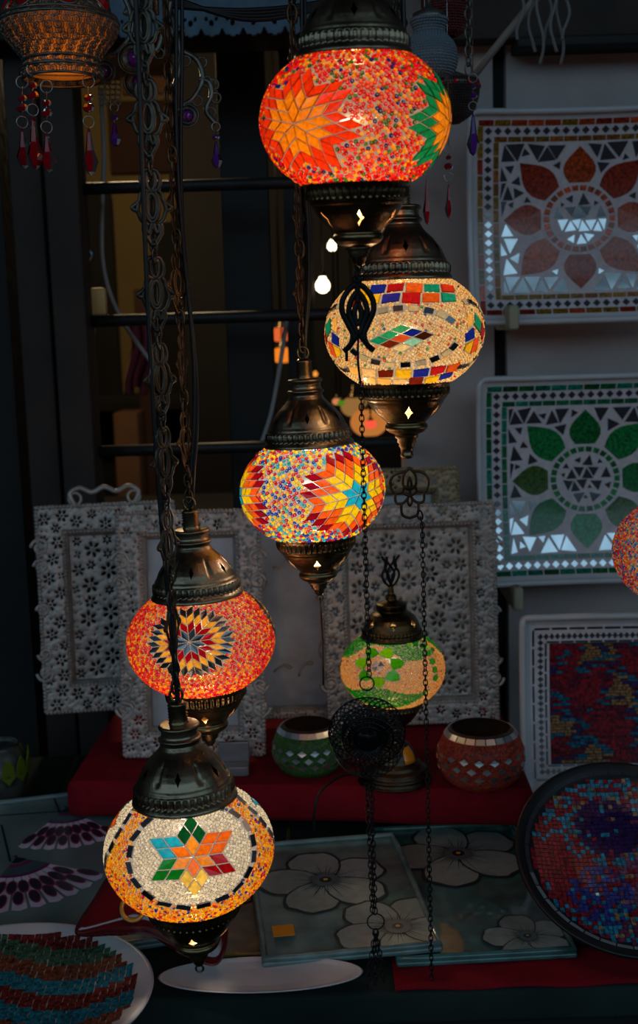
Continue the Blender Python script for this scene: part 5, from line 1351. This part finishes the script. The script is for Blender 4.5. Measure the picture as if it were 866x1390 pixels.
# white-rimmed round plates at the bottom edge
def pc2(u, v, r2): return [c(110, 36, 30), c(30, 110, 130), c(120, 60, 40), c(60, 90, 70)][int(abs(math.floor(v * 5 + .6 * math.sin(u * 4)))) % 4]
p = hitz(45, 1262, TZ + .036); round_plate('white-rimmed round mosaic plate cut off at the bottom left corner', np.array([p[0], p[1] - .135, TZ + .020]), .135, math.radians(-86), 0, pc2, 9, M['ceramic'], False, 1.2, 0, .02, .05)
p = hitz(355, 1292, TZ + .030); round_plate('long oval white platter showing its rim at the bottom middle', np.array([p[0], p[1] - .034, TZ + .018]), .034, math.radians(-86), 0, lambda u, v, r2: c(70, 80, 90), 10, M['ceramic'], False, 3.4, 0, .01, 9.)
# crimson runner along the front right
a_, b_ = hitz(530, 1290, TZ + .004), hitz(860, 1290, TZ + .004); mb = MB(); nx, nz = 30, 8; V = []
for i in range(nz):
    for j in range(nx): V.append([a_[0] + (b_[0] - a_[0] + .2) * j / (nx - 1), tf + .001 + .08 * i / (nz - 1), TZ + .004 + .0015 * math.sin(j * .9 + i)])
mb.add(V, grid_faces(nz, nx, False), 'redcloth'); o = mb.build('cloth_runner'); o.modifiers.new('s', 'SOLIDIFY').thickness = .002
tag(o, 'crimson cloth runner along the front right edge of the table', 'cloth')
# leafy jar at the left edge
p = hitz(4, 1082, TZ); zc = (p - CAM) @ fw; o = thing('painted_vase', 'speckled white vase with a green leaf band, cut off by the left edge', 'vase', (p[0], p[1], TZ))
mb = MB(); h = atz(6, 1004, zc)[2] - TZ; pr = catmull([(.0, 0), (.032, 0), (.044, .04), (.046, h * .55), (.036, h * .8), (.026, h * .93), (.03, h)], 5); v, f = lathe(np.abs(pr), 48); mb.add(v, f, pmat('speckled white glaze', c(74, 80, 80), .3, noise=.7, nscale=45)); mb.build('body', o)
mb = MB()
for k in range(12):
    a_ = 2 * PI * k / 12; P = np.array([(0, 0), (.011, .012), (.009, .03), (0, .045), (-.009, .03), (-.011, .012)]); rr = .0475
    V = np.stack([rr * np.cos(a_ + P[:, 0] / rr), rr * np.sin(a_ + P[:, 0] / rr), .035 + P[:, 1]], -1); mb.add(V, np.array([[0, 1, 2, 3, 4, 5]]), pmat('leaf green paint', c(96, 116, 20), .4) if k == 0 else mb.mats[0], smooth=False)
q = mb.build('leaf_band', o); q.modifiers.new('s', 'SOLIDIFY').thickness = .0015

# ------------------------------------------------------------------ things hanging along the top
def drop(mb, p, Ls, w_, mat, seg=6):
    """faceted pendant drop hanging from p"""
    pr = [(0, 0), (.25, -.12), (.55, -.5), (1., -.72), (.55, -.93), (0, -1.)]
    v, f = lathe([(a_ * w_, b_ * Ls) for a_, b_ in pr], seg); mb.add(xf(v, None, p), f, mat, smooth=False)
def faceted(mb, p, r, mat):
    v, f = lathe([(0, r * .8), (.7 * r, .55 * r), (r, 0), (.7 * r, -.55 * r), (0, -.8 * r)], 8); mb.add(xf(v, None, p), f, mat, smooth=False)
def ringw(mb, p, r, wire=.0007, mat='silver_wire', ang=0.):
    v, f = torus_base(r, wire, 18, 5); mb.add(xf(v, Rz(ang) @ Rx(PI / 2), p), f, mat)
# filigree lantern with red drops
zc = 1.30; C_ = atz(82, 60, zc); k = zc / F
o = thing('filigree_lantern', 'silver filigree lantern glowing amber, with red glass drops, at the top left', 'lantern', C_)
prf = catmull([(53, -46), (56, -36), (50, -24), (62, -8), (76, 10), (80, 24), (77, 30), (60, 46), (40, 62), (24, 74)], 3) * k
def lace_lathe(mb, prf, r0, seed, mat, dens=1.15, wire=.13):
    P_ = np.array(prf); L_ = np.concatenate([[0], np.cumsum(np.hypot(*np.diff(P_, axis=0).T))]); t = r0; pos, nr, rad = [], [], []; r2 = np.random.default_rng(seed)
    while t < L_[-1] - r0 * .6:
        rr = np.interp(t, L_, P_[:, 0]); zz = np.interp(t, L_, P_[:, 1]); dr = np.interp(t + 1e-3, L_, P_[:, 0]) - rr; dz = np.interp(t + 1e-3, L_, P_[:, 1]) - zz; n_ = max(6, int(2 * PI * rr / (2 * r0) * dens))
        for q in range(n_):
            th = 2 * PI * (q + .5 * (len(rad) % 2)) / n_ + t * 40; pos.append((rr * math.cos(th), rr * math.sin(th), zz)); nr.append((dz * math.cos(th), dz * math.sin(th), -dr)); rad.append(r0 * r2.uniform(.8, 1.1))
        t += r0 * 1.7
    bv, bf = torus_base(1, wire * 1.5, 10, 4); fr = frames(nr); rad = np.array(rad); inst(mb, bv, bf, pos, fr * rad[:, None, None], mat)
    bv, bf = torus_base(.5, wire, 8, 4); inst(mb, bv, bf, pos, fr * rad[:, None, None], mat)
mb = MB(); lace_lathe(mb, prf, .0036, 1, 'filigree')
for (r_, z_) in ((53, -46), (56, -34), (51, -23), (80, 25), (78, 31)):
    v, f = torus_base(r_ * k, .0016, 60, 6); mb.add(xf(v, None, (0, 0, z_ * k)), f, 'filigree')
mb.build('filigree_bowl', o)
mb = MB(); v, f = lathe([(0, -38 * k), (46 * k, -38 * k), (48 * k, -22 * k), (66 * k, 6 * k), (74 * k, 24 * k), (70 * k, 30 * k)], 40); mb.add(v, f, glow_glass('amber glass liner', trans=.7, attr=False, tint=c(225, 140, 50), clear=.15)); mb.build('glass_liner', o)
mb = MB()
for q in range(7):
    a_ = -PI / 2 + .38 + 2 * PI * q / 7; p = np.array([66 * math.cos(a_) * k, 66 * math.sin(a_) * k, 46 * k]); n_ = np.array([math.cos(a_), math.sin(a_), .6])
    v, f = lathe([(0, .006), (.006, .005), (.010, 0)], 10); mb.add(p + v @ frames([n_])[0].T, f, 'gem_red', smooth=False)
    v, f = torus_base(.0115, .0016, 20, 5); mb.add(p + v @ frames([n_])[0].T, f, 'filigree')
mb.build('red_gem_ring', o)
bulb(o, .06, (1, .6, .25), z=.0, r=.01)
for px, py0, ls in ((33, 108, 48), (53, 96, 62), (70, 118, 46), (123, 108, 56)):
    mb = MB(); dy = {33: -.01, 53: -.03, 70: -.025, 123: -.012}[px]; P = lambda y_, x_=0: atz(px + x_, y_, zc) - C_ + [0, dy, 0]
    ringw(mb, P(py0 + 6), .0065); faceted(mb, P(py0 + 28), .0055, 'gem_redt'); faceted(mb, P(py0 + 41), .0068, 'gem_redt'); ringw(mb, P(py0 + 60), .0062, ang=.5)
    v, f = sweep([P(py0 + 12), P(py0 + 54)], .0007, 5); mb.add(v, f, 'silver_wire'); drop(mb, P(py0 + 66), ls * k * 1.15, .0088, 'gem_redt'); mb.build('red_drop', o)
mb = MB(); v, f = sweep([[0, 0, 60 * k], [0, 0, RAIL_Z - C_[2]]], .003, 8); mb.add(v, f, 'filigree')
for q in range(3):
    a_ = 2 * PI * q / 3 + .4; v, f = sweep([[76 * k * math.cos(a_), 76 * k * math.sin(a_), 28 * k], [0, 0, 150 * k]], .0012, 5); mb.add(v, f, 'filigree')
mb.build('suspension', o)
# purple-gemmed filigree chandelier behind the chains
zc = 1.42; k = zc / F; C_ = atz(215, 60, zc); o = thing('filigree_chandelier', 'silver filigree chandelier with purple gems, arched arms and drops, behind the chains', 'chandelier', C_)
def P(x, y, d=0.): return atz(x, y, zc + d) - C_
mb = MB()
for pts, d in (([(165, -12), (178, 20), (176, 50), (160, 70), (147, 76)], -.03), ([(195, -10), (180, 0), (170, 20)], 0), ([(248, 70), (268, 82), (275, 108), (262, 134), (247, 143)], .02), ([(270, 108), (284, 112), (287, 130), (280, 150), (293, 168)], .02), ([(228, 0), (238, 40), (246, 80), (236, 120)], .02), ([(205, 0), (190, 30), (210, 70), (222, 40), (232, 0)], .0)):
    v, f = sweep(catmull([P(x, y, d) for x, y in pts], 6), .0034, 8); mb.add(v, f, 'filigree')
    for x, y in pts[1:-1]:
        v, f = torus_base(.006, .0014, 14, 5); mb.add(xf(v, Rx(PI / 2), P(x + 6, y + 3, d)), f, 'filigree')
mb.build('arm', o)
for x, y, r_, d in ((181, 80, 20, -.03), (188, 113, 19, -.01), (255, 158, 15, .01), (143, 98, 15, .0)):
    mb = MB(); p = P(x, y, d); v, f = lathe([(0, .002), (.55, .0025), (.62, .004), (.9, .003), (1., 0), (.9, -.002), (0, -.002)], 32); v = v * [r_ * k, r_ * k, 1]; mb.add(p + v @ Rx(PI / 2).T, f, 'filigree')
    for rr in (.66, .98):
        v, f = torus_base(r_ * k * rr, .0013, 28, 5); mb.add(xf(v, Rx(PI / 2), p + [0, -.004, 0]), f, 'filigree')
    m_ = mb.build('medallion', o); mb = MB(); v, f = lathe([(0, .006), (.30, .005), (.5, 0)], 10); v = v * [r_ * k * .8, r_ * k, 1]; mb.add(p + [0, -.003, 0] + v @ Rx(PI / 2).T, f, 'gem_purple', smooth=False); mb.build('purple_gem', m_)
for x, y, ls in ((155, 160, 34), (293, 186, 38)):
    mb = MB(); ringw(mb, P(x, y - 14), .005); faceted(mb, P(x, y), .005, 'gem_purt'); v, f = sweep([P(x, y - 10), P(x, y + 8)], .0007, 5); mb.add(v, f, 'silver_wire'); drop(mb, P(x, y + 4), ls * k, .007, 'gem_purt'); mb.build('purple_drop', o)
mb = MB()
for x in (138, 146, 153, 160):
    for y in range(104, 146, 7): ringw(mb, P(x, y), .0032, .0008, 'filigree', .3 * (x % 3))
mb.build('wire_fringe', o)
mb = MB(); v, f = sweep([P(212, 20), P(212, 20) + [0, 0, RAIL_Z - P(212, 20)[2] - C_[2]]], .004, 8); mb.add(v, f, 'filigree'); mb.build('suspension', o)
# scalloped metal canopy edge
def canopy(X, Z): return np.minimum(Z + .012 * np.abs(np.sin(X * 95)) + .006 * np.abs(np.sin(X * 95 * 3)) , .055 - Z)
p = aty(330, 36, 1.95); o = thing('metal_shelf', 'blue-grey metal shelf with a scalloped pierced hem at the top', 'shelf', p)
x0_, x1_ = aty(150, 36, 1.95)[0] - p[0], aty(480, 36, 1.95)[0] - p[0]
hl = []
for x in np.arange(x0_, x1_, PI / 95):
    xc = math.floor(x / (PI / 95)) * PI / 95 + PI / 190; hl += [(xc, .0 + .006, .0034, .0042, 0), (xc - .008, .012, .0022, .003, .4), (xc + .008, .012, .0022, .003, -.4)]
M['blue_metal'] = pmat('blue grey metal', c(66, 82, 98), .45, .4, noise=.3, nscale=30)
pierced('hem', canopy, np.array(hl), .0018, o, 'blue_metal', None, .0015, None, (x0_, x1_, -.014, .054))
mb = MB(); bx(mb, x0_, x1_, .002, .10, .046, .054, 'blue_metal', .002); mb.build('shelf_board', o)
mb = MB()
for q in range(4):
    v, f = sweep(catmull([aty(225, 8 - 5 * q, 1.5), aty(330, 14 + 4 * q, 1.5), aty(430, 4 + 3 * q, 1.5), aty(520, -20, 1.5), aty(560, -60, 1.5)], 8), .003, 8); mb.add(v - aty(330, 10, 1.5), f, 'cable')
o = mb.build('cable_bundle', None, aty(330, 10, 1.5)); tag(o, 'bundle of black cables sagging across the very top of the picture', 'cable')
# beaded glass lanterns behind the top lamp
def small_lantern(label, px, py, zc, prf, mat, bands=(), gem=None, name='glass_lantern'):
    C_ = atz(px, py, zc); k = zc / F; o = thing(name, label, 'lantern', C_, (0, 0, 0), 'unlit lanterns behind the top lamp')
    P_ = [(a_ * k, b_ * k) for a_, b_ in catmull(prf, 4)]; mb = MB(); v, f = lathe(P_, 56); mb.add(v, f, mat); T = np.array(P_); L_ = np.concatenate([[0], np.cumsum(np.hypot(*np.diff(T, axis=0).T))]); pos = []; nr = []
    for t in np.arange(.002, L_[-1], .0034):
        rr = np.interp(t, L_, T[:, 0]); zz = np.interp(t, L_, T[:, 1]); dr = np.interp(t + 1e-3, L_, T[:, 0]) - rr; dz = np.interp(t + 1e-3, L_, T[:, 1]) - zz; n_ = int(2 * PI * rr / .0036)
        for q in range(n_): th = 2 * PI * q / max(1, n_) + t * 300; pos.append((rr * math.cos(th), rr * math.sin(th), zz)); nr.append((dz * math.cos(th), dz * math.sin(th), -dr))
    nr = np.array(nr) * (1 if T[0, 1] < T[-1, 1] else -1); bv, bf = dome_base(6, False); inst(mb, bv, bf, pos, frames(nr) * .0018, mat); mb.build('body', o)
    mb = MB()
    for r_, z_, h_ in bands:
        v, f = lathe([(r_ * k, (z_ - h_) * k), ((r_ + 3) * k, (z_ - h_ * .6) * k), ((r_ + 3.5) * k, z_ * k), ((r_ + 3) * k, (z_ + h_ * .6) * k), (r_ * k, (z_ + h_) * k)], 56); mb.add(v, f, 'filigree')
        for q in range(12):
            a_ = 2 * PI * q / 12 - .5; n_ = np.array([math.cos(a_), math.sin(a_), 0]); v, f = lathe([(0, .004), (.003, .003), (.0045, 0)], 8); mb.add(n_ * (r_ + 3) * k + [0, 0, z_ * k] + v @ frames([n_])[0].T, f, gem or 'gem_red', smooth=False)
    if bands: mb.build('gem_band', o)
    mb = MB(); t_ = max(T[:, 1]); v, f = lathe([(.02, t_), (.02, t_ + .006), (.006, t_ + .012), (.0022, t_ + .02), (.0022, RAIL_Z - C_[2])], 20); mb.add(v, f, 'filigree'); mb.build('suspension', o); return o
small_lantern('blue-white beaded glass lantern just right of the top lamp cap', 583, 74, 1.44, [(20, -32), (32, -24), (37, -8), (33, 12), (20, 28), (26, 46)], glow_glass('pale blue beads', trans=.3, attr=False, tint=c(150, 170, 184), clear=.1))
small_lantern('dark red beaded lantern at the top, right of the top lamp', 606, 10, 1.60, [(12, -38), (26, -30), (32, -8), (32, 20), (22, 40)], pmat('dark red beads', c(110, 30, 26), .25, coat=.6))
small_lantern('dark lantern with a silver band of red gems beside the top lamp', 614, 132, 1.70, [(8, -34), (26, -22), (34, -2), (36, 14), (34, 22)], pmat('brown black beads', c(48, 36, 34), .3, coat=.4), ((33, 14, 6),))
# loose pendants right of the top lamp
def pendant(label, px, y0, y1, zc, mat, top_y, w_=.0055, cat='pendant', name='glass_pendant', kind='drop'):
    k = zc / F; C_ = atz(px, y1, zc); o = thing(name, label, cat, C_, (0, 0, 0), 'glass pendants beside the top lamp'); P = lambda y_: atz(px, y_, zc) - C_
    mb = MB()
    drop(mb, P(y0), (y1 - y0) * k, w_, mat, 6); mb.build('drop', o)
    mb = MB(); faceted(mb, P(y0 - 22), .006, mat); faceted(mb, P(y0 - 34), .004, mat); mb.build('bead', o)
    mb = MB(); ringw(mb, P(y0 - 8), .0055); ringw(mb, P(y0 - 46), .0055); v, f = sweep([P(y0 - 14), P(y0 - 40)], .0006, 5); mb.add(v, f, 'silver_wire'); v, f = sweep([P(y0 - 50), [P(y0 - 50)[0], P(y0 - 50)[1], RAIL_Z - C_[2]]], .0006, 5); mb.add(v, f, 'silver_wire'); mb.build('wire', o)
pendant('long red glass pendant half hidden behind the right side of the top lamp', 579, 240, 304, 1.5, 'gem_redt', 0)
pendant('red glass pendant hanging between the top lamp and the red tray', 609, 248, 296, 1.5, 'gem_redt', 0)
pendant('purple glass pendant at the top left corner of the red tray', 642, 152, 210, 1.5, 'gem_purt', 0, .0085)
# stick and string fringe
a_, b_ = aty(735, -12, 1.9), aty(637, 110, 1.9); mb = MB(); v, f = sweep([a_, (a_ + b_) / 2 + [0, 0, .001], b_], .0062, 10); mb.add(v, f, pmat('pale bamboo', c(150, 132, 122), .6)); simple('bamboo_stick', 'pale stick slanting down to the left above the red tray', 'stick', mb)
o = thing('string_fringe', 'grey knotted string fringe hanging at the top right', 'fringe', aty(735, -5, 1.85)); C_ = np.array(o.location); sm = pmat('grey cotton string', c(128, 122, 124), .9)
for q, x in enumerate((706, 722, 733, 744, 752, 760, 768)):
    P = [aty(x + 5 * math.sin(q * 2 + i * 1.1), -8 + i * (52 + 14 * (q % 3)) / 4.2, 1.85 + .01 * (q % 2)) - C_ for i in range(6)]; mb = MB(); v, f = sweep(catmull(P, 5), .0024, 6); mb.add(v, f, sm); mb.build('string', o)
mb = MB(); v, f = sweep([aty(690, -9, 1.85) - C_, aty(790, -12, 1.85) - C_], .004, 8); mb.add(v, f, sm); mb.build('cord', o)
# a ring chain beside the pendants
C_ = atz(643, 160, 1.55); mb = MB(); small_chain(mb, atz(636, 100, 1.55) - C_, [atz(636, 100, 1.55)[0] - C_[0], 0, RAIL_Z - C_[2]], .011, 'filigree', .7, .12); o = mb.build('wire_chain', None, C_); tag(o, 'dull silver wire chain above the purple pendant', 'chain')

# the rails all of it hangs from, above the picture
for y_, lab in ((1.08, 'steel rail overhead carrying the nearest lamp'), (1.27, 'steel rail overhead carrying the lamps in the middle'), (1.42, 'steel rail overhead carrying the rear lamps and chandelier')):
    mb = MB(); v, f = sweep([[-.7, y_, RAIL_Z], [0, y_, RAIL_Z], [1., y_, RAIL_Z]], .008, 10); mb.add(v, f, 'iron'); simple('hanging_rail', lab, 'rail', mb)
# ------------------------------------------------------------------ light and look
w = bpy.data.worlds.new('world'); sc.world = w; w.use_nodes = True
nt = w.node_tree; N = nt.nodes; L = nt.links; N.clear()
o_ = N.new('ShaderNodeOutputWorld'); bg = N.new('ShaderNodeBackground'); tc = N.new('ShaderNodeTexCoord'); sp = N.new('ShaderNodeSeparateXYZ')
L.new(tc.outputs['Generated'], sp.inputs[0])
def mth(op, a, b=None, cl=False):
    q = N.new('ShaderNodeMath'); q.operation = op; q.use_clamp = cl
    for i, v in enumerate((a, b)):
        if v is None: continue
        if isinstance(v, (int, float)): q.inputs[i].default_value = v
        else: L.new(v, q.inputs[i])
    return q.outputs[0]
# the evening sky: a strip above the houses across the street, closed above by the shop's awning
lo = mth('MULTIPLY', mth('SUBTRACT', sp.outputs[2], .16), 25., True); hi = mth('MULTIPLY', mth('SUBTRACT', .50, sp.outputs[2]), 18., True)
az = mth('MULTIPLY', mth('SUBTRACT', mth('MULTIPLY', sp.outputs[1], -1.), .22), 4., True)
band_ = mth('MULTIPLY', mth('MULTIPLY', lo, hi), az)
mx = N.new('ShaderNodeMix'); mx.data_type = 'RGBA'; L.new(band_, mx.inputs[0])
mx.inputs[6].default_value = (.004, .0045, .006, 1); mx.inputs[7].default_value = (.23, .38, .48, 1)
L.new(mx.outputs[2], bg.inputs[0]); bg.inputs[1].default_value = SKY; L.new(bg.outputs[0], o_.inputs[0])
sc.view_settings.view_transform = 'Standard'; sc.view_settings.look = 'None'; sc.view_settings.exposure = 0; sc.view_settings.gamma = 1
sc.view_settings.use_curve_mapping = False
cy = sc.cycles
cy.use_denoising = True; cy.max_bounces = 8; cy.diffuse_bounces = 3; cy.glossy_bounces = 4; cy.transmission_bounces = 6; cy.transparent_max_bounces = 12
cy.sample_clamp_indirect = 3.; cy.caustics_reflective = False; cy.caustics_refractive = False
